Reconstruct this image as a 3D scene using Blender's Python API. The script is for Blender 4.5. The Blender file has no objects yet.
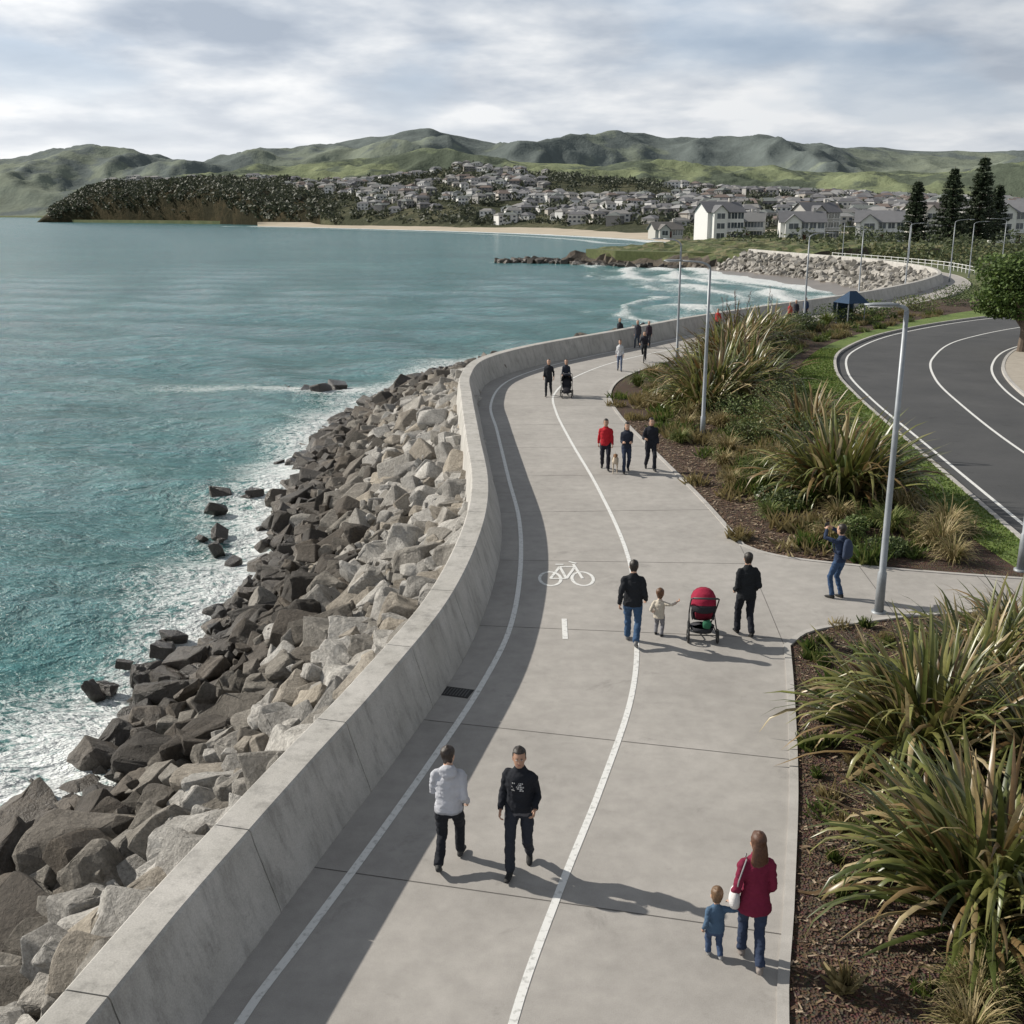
import bpy, bmesh, math, random
import numpy as np
from mathutils import Vector, Matrix, noise, kdtree, geometry
from mathutils.bvhtree import BVHTree
random.seed(7); np.random.seed(7)
R=math.radians
SC=bpy.context.scene
COL=SC.collection
def link(o): COL.objects.link(o); return o

# ------------------------------------------------------------------ materials
def new_mat(name):
    m=bpy.data.materials.new(name); m.use_nodes=True
    nt=m.node_tree; b=nt.nodes["Principled BSDF"]
    return m,nt,b
def N(nt,t,**kw):
    n=nt.nodes.new(t)
    for k,v in kw.items(): setattr(n,k,v)
    return n
def noise_n(nt,scale,detail=4,rough=.55,coord=None,vscale=None,dist=0,off=None):
    n=N(nt,'ShaderNodeTexNoise'); n.inputs['Scale'].default_value=scale
    n.inputs['Detail'].default_value=detail; n.inputs['Roughness'].default_value=rough
    n.inputs['Distortion'].default_value=dist
    tc=N(nt,'ShaderNodeTexCoord')
    src=tc.outputs['Object']
    if vscale or off:
        mp=N(nt,'ShaderNodeMapping'); mp.inputs['Scale'].default_value=vscale or (1,1,1); mp.inputs['Location'].default_value=off or (0,0,0)
        nt.links.new(src,mp.inputs['Vector']); src=mp.outputs['Vector']
    nt.links.new(src,n.inputs['Vector'])
    return n.outputs['Fac']
def ramp(nt,fac,stops):
    r=N(nt,'ShaderNodeValToRGB'); nt.links.new(fac,r.inputs['Fac'])
    e=r.color_ramp.elements
    while len(e)<len(stops): e.new(.5)
    for i,(p,c) in enumerate(stops):
        e[i].position=p; e[i].color=(c[0],c[1],c[2],1) if not isinstance(c,(int,float)) else (c,c,c,1)
    return r.outputs['Color']
def mixc(nt,fac,a,b,mode='MIX'):
    m=N(nt,'ShaderNodeMix',data_type='RGBA',blend_type=mode)
    for s,v in ((m.inputs[0],fac),(m.inputs[6],a),(m.inputs[7],b)):
        if isinstance(v,bpy.types.NodeSocket): nt.links.new(v,s)
        elif isinstance(v,(int,float)): s.default_value=v
        else: s.default_value=(v[0],v[1],v[2],1)
    return m.outputs[2]
def math_n(nt,op,a,b=0,clamp=False):
    m=N(nt,'ShaderNodeMath',operation=op); m.use_clamp=clamp
    for s,v in ((m.inputs[0],a),(m.inputs[1],b)):
        if isinstance(v,bpy.types.NodeSocket): nt.links.new(v,s)
        else: s.default_value=v
    return m.outputs[0]
def bump(nt,b,h,strength,dist=.02):
    n=N(nt,'ShaderNodeBump'); n.inputs['Strength'].default_value=strength; n.inputs['Distance'].default_value=dist
    nt.links.new(h,n.inputs['Height']); nt.links.new(n.outputs['Normal'],b.inputs['Normal'])
def simple(name,c1,c2=None,scale=3,rough=.7,bs=0,bscale=40,bdist=.02,metal=0,spec=.5,attr=False,vscale=None,c_lo=.3,c_hi=.7,fine=0,trans=0):
    m,nt,b=new_mat(name)
    b.inputs['Roughness'].default_value=rough; b.inputs['Metallic'].default_value=metal
    b.inputs['Specular IOR Level'].default_value=spec
    c2=c2 or c1
    f=noise_n(nt,scale,3,.6,vscale=vscale)
    col=ramp(nt,f,[(c_lo,c1),(c_hi,c2)])
    if fine:
        f2=noise_n(nt,scale*30,2,.6)
        g=ramp(nt,f2,[(.3,1-fine),(.7,1+fine)])
        col=mixc(nt,1.0,col,g,'MULTIPLY')
    if attr:
        a=N(nt,'ShaderNodeAttribute',attribute_name='Col')
        col=mixc(nt,1.0,a.outputs['Color'],col,'MULTIPLY')
    nt.links.new(col,b.inputs['Base Color'])
    if bs: bump(nt,b,noise_n(nt,bscale,3,.6),bs,bdist)
    if trans:
        t=N(nt,'ShaderNodeBsdfTranslucent'); nt.links.new(col,t.inputs['Color'])
        mx=N(nt,'ShaderNodeMixShader'); mx.inputs[0].default_value=trans
        out=[n for n in nt.nodes if n.type=='OUTPUT_MATERIAL'][0]
        nt.links.new(b.outputs[0],mx.inputs[1]); nt.links.new(t.outputs[0],mx.inputs[2]); nt.links.new(mx.outputs[0],out.inputs['Surface'])
    return m
_cl={}
def cloth(c,rough=.88):
    k=(round(c[0],3),round(c[1],3),round(c[2],3),rough)
    if k not in _cl:
        _cl[k]=simple("cloth_%d"%len(_cl),[x*.90 for x in c],[min(1,x*1.10) for x in c],5,rough,.35,12,.03,spec=.2)
    return _cl[k]

M_foliage=simple("leaf_foliage",(.75,.75,.75),(1.25,1.25,1.2),2,.6,attr=True,trans=.22,spec=.3)
M_flax=simple("flax_leaf",(.75,.75,.75),(1.3,1.3,1.2),5,.36,attr=True,trans=.22,spec=.6)
M_bark=simple("bark",(.10,.075,.055),(.17,.13,.10),6,.9,.6,20)
M_white=simple("white_paint",(.74,.74,.72),(.8,.8,.79),5,.6)
M_metal=simple("galvanised_steel",(.24,.26,.28),(.33,.35,.37),4,.5,metal=.3)
M_dark=simple("dark_metal",(.03,.03,.033),(.05,.05,.05),4,.5)
M_rubber=simple("black_rubber",(.02,.02,.02),(.03,.03,.03),9,.8)
M_glass=simple("window_glass",(.04,.05,.06),(.09,.11,.13),.3,.12,spec=.8)

# ------------------------------------------------------------------ mesh builder
class MB:
    def __init__(s): s.v=[];s.f=[];s.m=[];s.c=[]
    def add(s,verts,faces,mat=0,col=(1,1,1)):
        o=len(s.v); s.v.extend([tuple(q) for q in verts])
        for i,f in enumerate(faces):
            s.f.append(tuple([o+j for j in f])); s.m.append(mat if isinstance(mat,int) else mat[i])
            s.c.append(col)
    def build(s,name,mats,smooth=False,parent=None,loc=None,rotz=0):
        me=bpy.data.meshes.new(name); me.from_pydata(s.v,[],s.f)
        for m in mats: me.materials.append(m)
        me.polygons.foreach_set('material_index',s.m)
        if smooth: me.polygons.foreach_set('use_smooth',[True]*len(s.f))
        a=me.attributes.new('Col','FLOAT_COLOR','FACE')
        a.data.foreach_set('color',np.array([(c[0],c[1],c[2],1) for c in s.c],dtype=np.float32).ravel())
        me.update()
        o=link(bpy.data.objects.new(name,me))
        if parent: o.parent=parent
        if loc is not None: o.location=loc
        o.rotation_euler=(0,0,rotz)
        return o
def empty(name,loc=(0,0,0),rotz=0):
    e=link(bpy.data.objects.new(name,None)); e.location=loc; e.rotation_euler=(0,0,rotz); e.empty_display_size=.3
    return e
def loft(secs,n=12,xh=(1,0,0),cap=True):
    V=[];F=[];L=len(secs)
    for i,s in enumerate(secs):
        c=Vector(s[0]); a=Vector(secs[max(i-1,0)][0]); b=Vector(secs[min(i+1,L-1)][0])
        d=(b-a); d=d.normalized() if d.length>1e-6 else Vector((0,0,1))
        X=Vector(s[3]) if len(s)>3 else Vector(xh)
        X=X-d*X.dot(d)
        if X.length<1e-3: X=d.orthogonal()
        X.normalize(); Y=d.cross(X)
        for k in range(n):
            t=2*math.pi*k/n
            V.append(c+X*s[1]*math.cos(t)+Y*s[2]*math.sin(t))
    for i in range(L-1):
        for k in range(n):
            k2=(k+1)%n
            F.append((i*n+k,i*n+k2,(i+1)*n+k2,(i+1)*n+k))
    if cap:
        F.append(tuple(reversed(range(n)))); F.append(tuple((L-1)*n+k for k in range(n)))
    return V,F
def tube(pts,r,n=8):
    rr=r if isinstance(r,(list,tuple)) else [r]*len(pts)
    return loft([(p,q,q) for p,q in zip(pts,rr)],n,xh=(.3,.9,.2))
def box(x0,x1,y0,y1,z0,z1):
    V=[(x0,y0,z0),(x1,y0,z0),(x1,y1,z0),(x0,y1,z0),(x0,y0,z1),(x1,y0,z1),(x1,y1,z1),(x0,y1,z1)]
    return V,[(0,3,2,1),(4,5,6,7),(0,1,5,4),(1,2,6,5),(2,3,7,6),(3,0,4,7)]
def ellips(c,rx,ry,rz,n=12,m=8):
    V=[];F=[]
    for i in range(m+1):
        a=-math.pi/2+math.pi*i/m
        for k in range(n):
            t=2*math.pi*k/n
            V.append((c[0]+rx*math.cos(a)*math.cos(t)*1.0+1e-5*math.cos(t),c[1]+ry*math.cos(a)*math.sin(t)+1e-5*math.sin(t),c[2]+rz*math.sin(a)))
    for i in range(m):
        for k in range(n):
            k2=(k+1)%n; F.append((i*n+k,i*n+k2,(i+1)*n+k2,(i+1)*n+k))
    F.append(tuple(reversed(range(n)))); F.append(tuple(m*n+k for k in range(n)))
    return V,F
def torus(c,R_,r,axis='x',n=24,m=8):
    V=[];F=[]
    for i in range(n):
        a=2*math.pi*i/n
        for k in range(m):
            b=2*math.pi*k/m; q=R_+r*math.cos(b); h=r*math.sin(b)
            if axis=='x': V.append((c[0]+h,c[1]+q*math.cos(a),c[2]+q*math.sin(a)))
            else: V.append((c[0]+q*math.cos(a),c[1]+h,c[2]+q*math.sin(a)))
    for i in range(n):
        for k in range(m):
            F.append((i*m+k,((i+1)%n)*m+k,((i+1)%n)*m+(k+1)%m,i*m+(k+1)%m))
    return V,F

# ------------------------------------------------------------------ curves
def cr(pts,step=.5):
    P=[Vector((p[0],p[1],0)) for p in pts]
    P=[P[0]*2-P[1]]+P+[P[-1]*2-P[-2]]
    out=[]
    for i in range(1,len(P)-2):
        a,b,c,d=P[i-1:i+3]; n=max(2,int((c-b).length/(step*.5)))
        for k in range(n):
            t=k/n
            m1=(c-a)*((c-b).length/max((c-b).length+(b-a).length,1e-6)); m2=(d-b)*((c-b).length/max((d-c).length+(c-b).length,1e-6))
            h00=2*t**3-3*t*t+1;h10=t**3-2*t*t+t;h01=-2*t**3+3*t*t;h11=t**3-t*t
            out.append(b*h00+m1*h10+c*h01+m2*h11)
    out.append(P[-2])
    res=[out[0]]; acc=0
    for i in range(1,len(out)):
        seg=(out[i]-out[i-1]).length; pos=0
        while acc+seg-pos>=step:
            pos+=step-acc; res.append(out[i-1].lerp(out[i],pos/seg)); acc=0
        acc+=seg-pos
    res.append(out[-1])
    return res
def normals(C):
    out=[]
    for i in range(len(C)):
        t=(C[min(i+1,len(C)-1)]-C[max(i-1,0)]).normalized()
        out.append(Vector((-t.y,t.x,0)))
    return out
def offset(C,d):
    return [c+n*d for c,n in zip(C,normals(C))]
def poly_sheet(name,P,z,mat,thick=0):
    pts=[Vector((p[0],p[1],0)) for p in P]
    tri=geometry.tessellate_polygon([pts])
    V=[(p.x,p.y,z) for p in pts]; F=[]
    for t in tri:
        a,b,c=[pts[i] for i in t]
        F.append(t if (b-a).cross(c-a).z>0 else (t[0],t[2],t[1]))
    n=len(V)
    if thick:
        V+=[(p.x,p.y,z-thick) for p in pts]
        F+=[(i,(i+1)%n,n+(i+1)%n,n+i) for i in range(n)]
    mb=MB(); mb.add(V,F); return mb.build(name,[mat])
def strip(mb,C,w,z,mat=0,col=(1,1,1)):
    A=offset(C,w/2);B=offset(C,-w/2)
    V=[(p.x,p.y,z) for p in A]+[(p.x,p.y,z) for p in B]; n=len(C)
    mb.add(V,[(i,n+i,n+i+1,i+1) for i in range(n-1)],mat,col)

# ================================================================== PEOPLE
def remesh(V,F,voxel):
    me=bpy.data.meshes.new('tmp'); me.from_pydata([tuple(v) for v in V],[],F)
    o=link(bpy.data.objects.new('tmp',me))
    md=o.modifiers.new('r','REMESH'); md.mode='VOXEL'; md.voxel_size=voxel
    sm=o.modifiers.new('s','SMOOTH'); sm.iterations=3; sm.factor=.5
    dg=bpy.context.evaluated_depsgraph_get(); e=o.evaluated_get(dg); m2=e.to_mesh()
    vs=[v.co.copy() for v in m2.vertices]; fs=[tuple(p.vertices) for p in m2.polygons]
    e.to_mesh_clear(); bpy.data.objects.remove(o); bpy.data.meshes.remove(me)
    return vs,fs
def ik(a,t,l1,l2,pole):
    d=t-a; L=min(d.length,(l1+l2)*.998); L=max(L,abs(l1-l2)+.02); u=d.normalized()
    x=(l1*l1-l2*l2+L*L)/(2*L); h=math.sqrt(max(l1*l1-x*x,0))
    p=pole-u*pole.dot(u); p.normalize()
    return a+u*x+p*h, a+u*L
SKIN=simple("skin",(.48,.29,.20),(.55,.34,.24),8,.55)
SKIN2=simple("skin_tan",(.38,.22,.15),(.44,.26,.18),8,.55)
LIP=simple("lips",(.35,.12,.10),None,8,.5)
EYEW=simple("eye_white",(.7,.7,.68),None,8,.3)
EYED=simple("eye_dark",(.03,.02,.015),None,8,.3)
def person(name,loc,face,h=1.74,top=(.03,.03,.035),leg=(.03,.035,.05),hair=(.02,.015,.012),shoe=(.03,.03,.03),
           skin=None,hands=None,feet=None,yaw=0,woman=False,kid=False,longhair=False,hood=False,hem=.86,lean=.03,sit=None,
           vox=.015,extra=None,graphic=False,skirt=None,pole_elb=None,bulk=1.0,sway=.0,hemcol=None):
    skin=skin or SKIN
    ls,hs,ws=(1,1,bulk)
    if kid: ls,hs,ws=(.80,1.5,1.12)
    if woman: ws*=.92
    hipz=.915*ls
    feet=feet or ((-.10,.02),(.10,-.02))
    str_=max(abs(feet[0][1]),abs(feet[1][1]))
    L1,L2=.43*ls,.425*ls
    ank=.085
    hz=min(hipz, ank+math.sqrt(max((L1+L2)**2*.985-(str_)**2,.1)))
    if sit: hz=sit
    dz=hz-.915
    def up(v):
        v=Vector(v); z=v.z-.93; v=Vector((v.x,v.y,z))
        c,s=math.cos(lean),math.sin(lean)
        tw=sway*max(0,min(z/.5,1))
        x,y=v.x*math.cos(tw)-v.y*math.sin(tw),v.x*math.sin(tw)+v.y*math.cos(tw)
        return Vector((x,y*c+z*s,-y*s+z*c+.93+dz))
    T='top';G='leg';S='skin';H='hair';O='shoe'
    parts=[]
    def P(lab,vf): parts.append((lab,vf))
    wz=.90 if woman else 1
    secs=[(hem,.172,.138),(hem+.05,.176,.138),(.98,.166,.128),(1.08,.158*wz,.120),(1.18,.163*wz,.124),(1.27,.170,.128),(1.33,.166,.122),(1.375,.148,.108),(1.41,.122,.090),(1.445,.088,.072),(1.475,.066,.062),(1.492,.060,.058)]
    if skirt: secs=[(hem,.20,.16)]+secs[2:]
    P(T,loft([(up((0,(0.0 if z<1.2 else .008)-(.014 if z>1.38 else 0),z)),rx*ws,ry*ws) for z,rx,ry in secs],18))
    P(G,loft([(up((0,-.005,.78)),.12*ws,.10*ws),(up((0,-.01,.86)),.160*ws,.122*ws),(up((0,-.005,.95)),.155*ws,.115*ws),(up((0,0,1.02)),.14*ws,.10*ws)],16))
    hc=up((0,.02,1.478+.135*hs)) ; hcv=hc
    P(S,loft([(up((0,-.01,1.42)),.064,.060),(up((0,-.002,1.51)),.055,.057),(hc+Vector((0,-.01,-.05*hs)),.052*hs,.058*hs)],12))
    hr=[(-.118,.030,.030,.045),(-.105,.050,.055,.030),(-.075,.064,.076,.014),(-.04,.071,.090,.006),(0,.077,.097,0),(.04,.080,.101,-.004),(.075,.073,.091,-.008),(.10,.054,.069,-.01),(.118,.025,.033,-.012)]
    cy,sy=math.cos(yaw+sway),math.sin(yaw+sway)
    def hd(v):
        x,y,z=v[0]*hs,v[1]*hs,v[2]*hs
        return hcv+Vector((x*cy-y*sy,x*sy+y*cy,z))
    def hloft(rs,n=16,f=None):
        V=[]
        for (z,rx,ry,yo) in rs:
            for k in range(n):
                t=2*math.pi*k/n; q=Vector((rx*math.cos(t),yo+ry*math.sin(t),z))
                if f: q=f(q)
                V.append(hd(q))
        L=len(rs);F=[]
        for i in range(L-1):
            for k in range(n):
                k2=(k+1)%n;F.append((i*n+k,i*n+k2,(i+1)*n+k2,(i+1)*n+k))
        F.append(tuple(reversed(range(n))));F.append(tuple((L-1)*n+k for k in range(n)))
        return V,F
    P(S,hloft(hr))
    P(S,([hd(v) for v in [(-.017,.088,-.035),(.017,.088,-.035),(0,.125,-.03),(0,.09,.022),(-.015,.06,-.03),(.015,.06,-.03),(0,.06,.02)]],[(0,2,1),(0,3,2),(1,2,3),(0,1,5,4),(0,4,6,3),(1,3,6,5),(4,5,6)]))
    for sx in (-1,1):
        v,f=ellips((sx*.081,-.005,-.008),.013,.022,.034,8,6); P(S,([hd(q) for q in v],f))
    def hf(q):
        q=Vector((q.x*1.13,q.y*1.11-.010,q.z*1.08+.012))
        if q.y>.035 and q.z<.060: q.y=.03; q.x*=.7
        elif abs(q.x)>.05 and q.y>-.01 and q.z<.0: q.x*=.8
        q+=noise.noise_vector(q*22+Vector((h*7,0,0)))*.012
        return q
    hh=[(-.095,.052,.052,-.012)]+[r for r in hr if r[0]>=(-.075)]+[(.128,.012,.016,-.012)]
    P(H,hloft(hh,16,hf))
    if longhair:
        P(H,loft([(hd((0,-.055,.06)),.07,.05),(hd((0,-.075,-.03)),.088,.05),(hd((0,-.085,-.12)),.10,.05),(hd((0,-.09,-.20)),.10,.045),(hd((0,-.085,-.28)),.07,.03),(hd((0,-.085,-.31)),.04,.02)],12,xh=(cy,sy,0)))
    if hood:
        P(T,loft([(up((0,-.10,1.34)),.07,.03),(up((0,-.12,1.40)),.115,.055),(up((0,-.09,1.46)),.12,.065),(up((0,-.06,1.49)),.09,.05)],12))
    else:
        P(T,loft([(up((0,-.012,1.44)),.085,.075),(up((0,-.008,1.49)),.067,.065)],14))
    hips=[Vector((-.088*ws,0,hz-.02)),Vector((.088*ws,0,hz-.02))]
    for i,(hp,ft) in enumerate(zip(hips,feet)):
        lift=ft[2] if len(ft)>2 else 0
        an=Vector((ft[0]*ws,ft[1],ank+lift))
        kn,an=ik(hp,an,L1,L2,Vector((ft[0]*.3,1,0)))
        th=.090*ws
        P(G,loft([(hp+Vector((0,0,.04)),th*.95,th*1.05),(hp.lerp(kn,.25),th*.96,th*1.05),(hp.lerp(kn,.65),th*.84,th*.88),(kn,.066*ws,.070*ws),(kn.lerp(an,.3),.063*ws,.069*ws),(kn.lerp(an,.7),.058*ws,.062*ws),(kn.lerp(an,.98),.060*ws,.066*ws)],14))
        pit=ft[3] if len(ft)>3 else 0
        yw=.12 if i==0 else -.12
        def sh(v):
            y,z=v[1],v[2]; c,s=math.cos(pit),math.sin(pit)
            y2=y*c-z*s; z2=y*s+z*c
            return Vector((an.x+v[0]*math.cos(yw*.6)-y2*math.sin(yw*.9),an.y+y2,an.z+z2))
        P(O,loft([(sh((0,-.065,-.045)),.022,.025),(sh((0,-.045,-.042)),.038,.042),(sh((0,.02,-.040)),.041,.046),(sh((0,.09,-.052)),.046,.032),(sh((0,.15,-.060)),.044,.024),(sh((0,.185,-.064)),.026,.016)],12))
        P(O,loft([(sh((0,-.01,-.06)),.04,.045),(sh((0,0,.0)),.045,.048)],12))
        P(G,loft([(kn.lerp(an,.8),.04,.04),(an,.038,.042)],10))
    hands=hands or ((-.215,.05,.84),(.215,-.05,.84))
    handinfo=[]
    for i,ht in enumerate(hands):
        sx=-1 if i==0 else 1
        sh_=up((sx*.152*ws,-.008,1.352))
        tg=Vector((ht[0]*ws,ht[1],ht[2]+dz)) if not (len(ht)>3) else Vector(ht[:3])
        pole=Vector((sx*.16,-1,-.15)) if pole_elb is None else Vector((sx*pole_elb[0],pole_elb[1],pole_elb[2]))
        el,wr=ik(sh_,tg,.29,.255,pole)
        P(T,loft([(sh_+Vector((-sx*.06,0,.035)),.050*ws,.052*ws),(sh_+Vector((-sx*.01,0,.018)),.060*ws,.062*ws),(sh_.lerp(el,.12)+Vector((sx*.008,0,0)),.063*ws,.066*ws),(sh_.lerp(el,.35),.059*ws,.062*ws),(sh_.lerp(el,.75),.052*ws,.055*ws),(el,.050*ws,.053*ws),(el.lerp(wr,.3),.049*ws,.051*ws),(el.lerp(wr,.75),.042*ws,.044*ws),(el.lerp(wr,.97),.038*ws,.040*ws)],12))
        P(S,loft([(el.lerp(wr,.85),.026,.026),(wr,.026,.024)],10))
        handinfo.append((wr,(wr-el).normalized(),sx))
    if extra: extra(P,up,hd)
    V=[];F=[];FL=[]
    for lab,(v,f) in parts:
        o=len(V); V+=[Vector(q) for q in v]; F+=[tuple(o+j for j in ff) for ff in f]; FL+=[lab]*len(f)
    total=hd((0,-.01,.135)).z
    sc=h/total
    bv=BVHTree.FromPolygons(V,F)
    vs,fs=remesh(V,F,vox/sc)
    mats=[cloth(top),cloth(leg),skin,simple("hair",[c*.7 for c in hair],[c*1.4 for c in hair],60,.5,.4,90,.01),cloth(shoe,.6),EYEW,EYED,LIP,cloth((.55,.55,.55)),cloth(hemcol or top)]
    idx={T:0,G:1,S:2,H:3,O:4,'acc':8}
    mi=[];cv=set()
    for f in fs:
        c=sum((vs[j] for j in f),Vector())/len(f)
        r=bv.find_nearest(c)
        k=idx[FL[r[2]]] if r[2] is not None else 0
        if k==0 and hemcol and c.z<hem+.035+dz: k=9
        mi.append(k)
        if k in (0,1,9): cv.update(f)
    so=Vector((random.random()*9,random.random()*9,0))
    for j in cv:    # cloth folds
        q=vs[j]; a=noise.noise_vector(Vector((q.x*8,q.y*8,q.z*13))+so)*.014+noise.noise_vector(Vector((q.x*20,q.y*20,q.z*34))+so)*.007
        vs[j]=q+a
    mb=MB(); mb.add(vs,fs,mi)
    for wr,d,sx in handinfo:
        side=Vector((0,1,0))-d*d.y
        if side.length<.2: side=Vector((sx,0,0))-d*d.x*sx
        side.normalize()
        pn=d.cross(side)
        if pn.x*sx>0: pn=-pn
        k=hs**.5
        mb.add(*loft([(wr-d*.01,.026*k,.020*k,side),(wr+d*.03*k,.038*k,.017*k,side),(wr+d*.07*k,.041*k,.015*k,side),(wr+d*.088*k,.037*k,.012*k,side)],10),2)
        for j,(ln,rd) in enumerate(((.072,.0088),(.080,.009),(.075,.0088),(.058,.0078))):
            b=wr+d*.078*k+side*(.029-.0195*j)*k
            cu=.35+.1*j
            d1=(d*math.cos(cu)+pn*math.sin(cu)).normalized(); d2=(d*math.cos(cu+.6)+pn*math.sin(cu+.6)).normalized(); d3=(d*math.cos(cu+1.0)+pn*math.sin(cu+1.0)).normalized()
            p1=b+d1*ln*.45*k; p2=p1+d2*ln*.32*k; p3=p2+d3*ln*.25*k
            mb.add(*tube([b-d*.01,b,p1,p2,p3],[rd*k,rd*k,rd*.95*k,rd*.85*k,rd*.55*k],7),2)
        b=wr+d*.025*k+side*.030*k
        t1=(d*.7+side*.65+pn*.3).normalized(); t2=(d*.95+side*.2+pn*.35).normalized()
        mb.add(*tube([b-side*.012,b+t1*.02*k,b+t1*.045*k,b+t1*.045*k+t2*.03*k],[.012*k,.012*k,.0105*k,.007*k],7),2)
    for sx in (-1,1):
        v,f=ellips((sx*.030,.087,.008),.013,.008,.0075,8,6); mb.add([hd(q) for q in v],f,5)
        v,f=ellips((sx*.030,.092,.008),.0065,.005,.0068,8,6); mb.add([hd(q) for q in v],f,6)
        v,f=ellips((sx*.031,.092,.027),.017,.007,.0035,8,4); mb.add([hd(q) for q in v],f,3)
    v,f=ellips((0,.089,-.062),.022,.007,.0065,10,4); mb.add([hd(q) for q in v],f,7)
    if graphic:
        gr=random.Random(4)
        for zz,ww in ((1.31,.07),(1.285,.05),(1.26,.08),(1.235,.06),(1.21,.075)):
            x=-ww
            while x<ww:
                l=gr.uniform(.012,.035); v,f=box(x,min(x+l,ww),.128,.1385,zz-.008,zz+.008); mb.add([up(q) for q in v],f,8); x+=l+.008
    zmin=min(v[2] for v in mb.v)
    mb.v=[(v[0]*sc,v[1]*sc,(v[2]-zmin)*sc) for v in mb.v]
    o=mb.build(name,mats,smooth=True,loc=loc,rotz=face)
    return o,sc,(lambda q:Vector((q[0]*sc,q[1]*sc,(q[2]+dz-zmin)*sc)))

BLK=(.022,.024,.03)
walkA=((-.09,.25,0,.12),(.09,-.24,.06,-.5)); walkB=((-.09,-.24,.06,-.5),(.09,.25,0,.12))
armsA=((-.215,-.16,.87),(.215,.20,.90)); armsB=((-.215,.20,.90),(.215,-.16,.87))
person('man',(-.82,12.75,0),R(-8),1.72,top=(.46,.47,.51),leg=(.02,.022,.028),feet=walkB,hands=((-.15,.28,1.20),(.20,.14,.90)),hood=True,yaw=R(-25),hem=.84,hair=(.03,.02,.015),shoe=(.05,.05,.05),vox=.011,sway=.12,bulk=1.08,hemcol=(.34,.35,.38))
person('man',(.10,12.72,0),R(172),1.74,top=(.018,.02,.026),leg=(.03,.034,.045),feet=((-.10,-.20,.04,-.35),(.09,.24,0,.1)),hands=((-.20,.16,.96),(.22,.12,.90)),graphic=True,skin=SKIN2,hem=.84,vox=.011,yaw=R(12),sway=-.1,bulk=1.06,hemcol=(.10,.10,.11))
w,sc,tf=person('woman',(2.72,10.75,0),R(-6),1.70,top=(.17,.018,.045),leg=(.035,.05,.09),feet=((-.09,.20,0,.1),(.08,-.18,.04,-.4)),hands=((-.25,.05,.86),(.18,.20,.94)),woman=True,longhair=True,hair=(.09,.04,.022),hem=.76,skirt=True,shoe=(.25,.22,.2),vox=.011,sway=.08,yaw=R(10),bulk=1.08)
bag=MB()
bag.add(*loft([(tf((-.23,-.02,.82)),.06,.09),(tf((-.235,-.02,.90)),.065,.12),(tf((-.23,-.02,1.0)),.05,.11),(tf((-.225,-.02,1.04)),.03,.07)],12,xh=(1,0,0)),0)
bag.add(*tube([tf((-.22,.05,1.02)),tf((-.2,.1,1.2)),tf((-.12,.06,1.44)),tf((-.13,-.06,1.44)),tf((-.21,-.13,1.2)),tf((-.22,-.08,1.02))],.009,6),1)
bag.build('handbag',[cloth((.62,.6,.6)),cloth((.3,.3,.3))],True,parent=w)
person('toddler',(2.33,10.90,0),R(4),.92,top=(.07,.12,.19),leg=(.05,.08,.15),feet=((-.09,.10,0),(.10,-.10,.02,-.3)),hands=((-.23,.02,.9),(.30,.10,1.42)),kid=True,hair=(.14,.08,.04),shoe=(.3,.3,.3),vox=.010,hem=.86)
person('man',(2.38,20.45,0),R(-10),1.76,top=(.02,.022,.026),leg=(.045,.09,.17),feet=walkA,hands=((-.22,-.10,.88),(.22,.16,.91)),hem=.84,shoe=(.2,.2,.2),sway=.08,bulk=1.1)
person('toddler',(2.98,20.95,0),R(-22),1.02,top=(.55,.50,.42),leg=(.22,.22,.24),feet=((-.10,.06),(.10,-.06)),hands=((-.25,.10,1.0),(.50,.12,1.42)),kid=True,hair=(.12,.06,.03),hem=.84,vox=.013)
person('man',(4.72,20.90,0),R(5),1.76,top=(.018,.02,.023),leg=(.02,.022,.03),feet=((-.10,.14,0,.05),(.09,-.14,.02,-.3)),hands=((-.19,.14,.93),(.19,.14,.93)),hem=.80,shoe=(.02,.02,.02),bulk=1.12)
w,sc,tf=person('woman',(7.25,23.2,0),R(38),1.72,top=(.03,.045,.085),leg=(.04,.075,.15),feet=((-.11,.06),(.11,-.04)),hands=((-.10,.34,1.58),(.10,.34,1.58)),woman=True,hair=(.025,.018,.014),hem=.88,pole_elb=(1,-.2,-.6),yaw=R(6),lean=0)
bp=MB()
bp.add(*loft([(tf((0,-.17,1.00)),.13,.06),(tf((0,-.19,1.06)),.15,.085),(tf((0,-.19,1.25)),.145,.085),(tf((0,-.17,1.38)),.11,.06),(tf((0,-.15,1.43)),.05,.03)],12),0)
for sx in(-1,1): bp.add(*tube([tf((sx*.1,-.13,1.39)),tf((sx*.11,.02,1.42)),tf((sx*.12,.13,1.28)),tf((sx*.14,.05,1.1)),tf((sx*.1,-.12,1.05))],.016,6),0)
bp.build('backpack',[cloth((.045,.06,.10))],True,parent=w)
ph=MB(); ph.add([tf(q) for q in box(-.08,.08,.40,.412,1.60,1.69)[0]],box(0,1,0,1,0,1)[1]); ph.build('phone',[M_dark],parent=w)
person('man',(3.12,36.0,0),R(176),1.72,top=(.42,.02,.03),leg=(.02,.02,.03),feet=walkA,hands=armsB,vox=.02,skin=SKIN2,bulk=1.08)
person('woman',(3.78,35.6,0),R(180),1.68,top=(.025,.03,.045),leg=(.03,.04,.07),feet=walkB,hands=((-.13,.22,1.1),(.13,.22,1.1)),woman=True,longhair=True,vox=.02,bulk=1.1)
person('man',(4.62,35.95,0),R(184),1.76,top=(.02,.022,.03),leg=(.02,.022,.03),feet=walkA,hands=((-.22,.05,.88),(.2,.25,1.1)),vox=.02,bulk=1.08)
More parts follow.
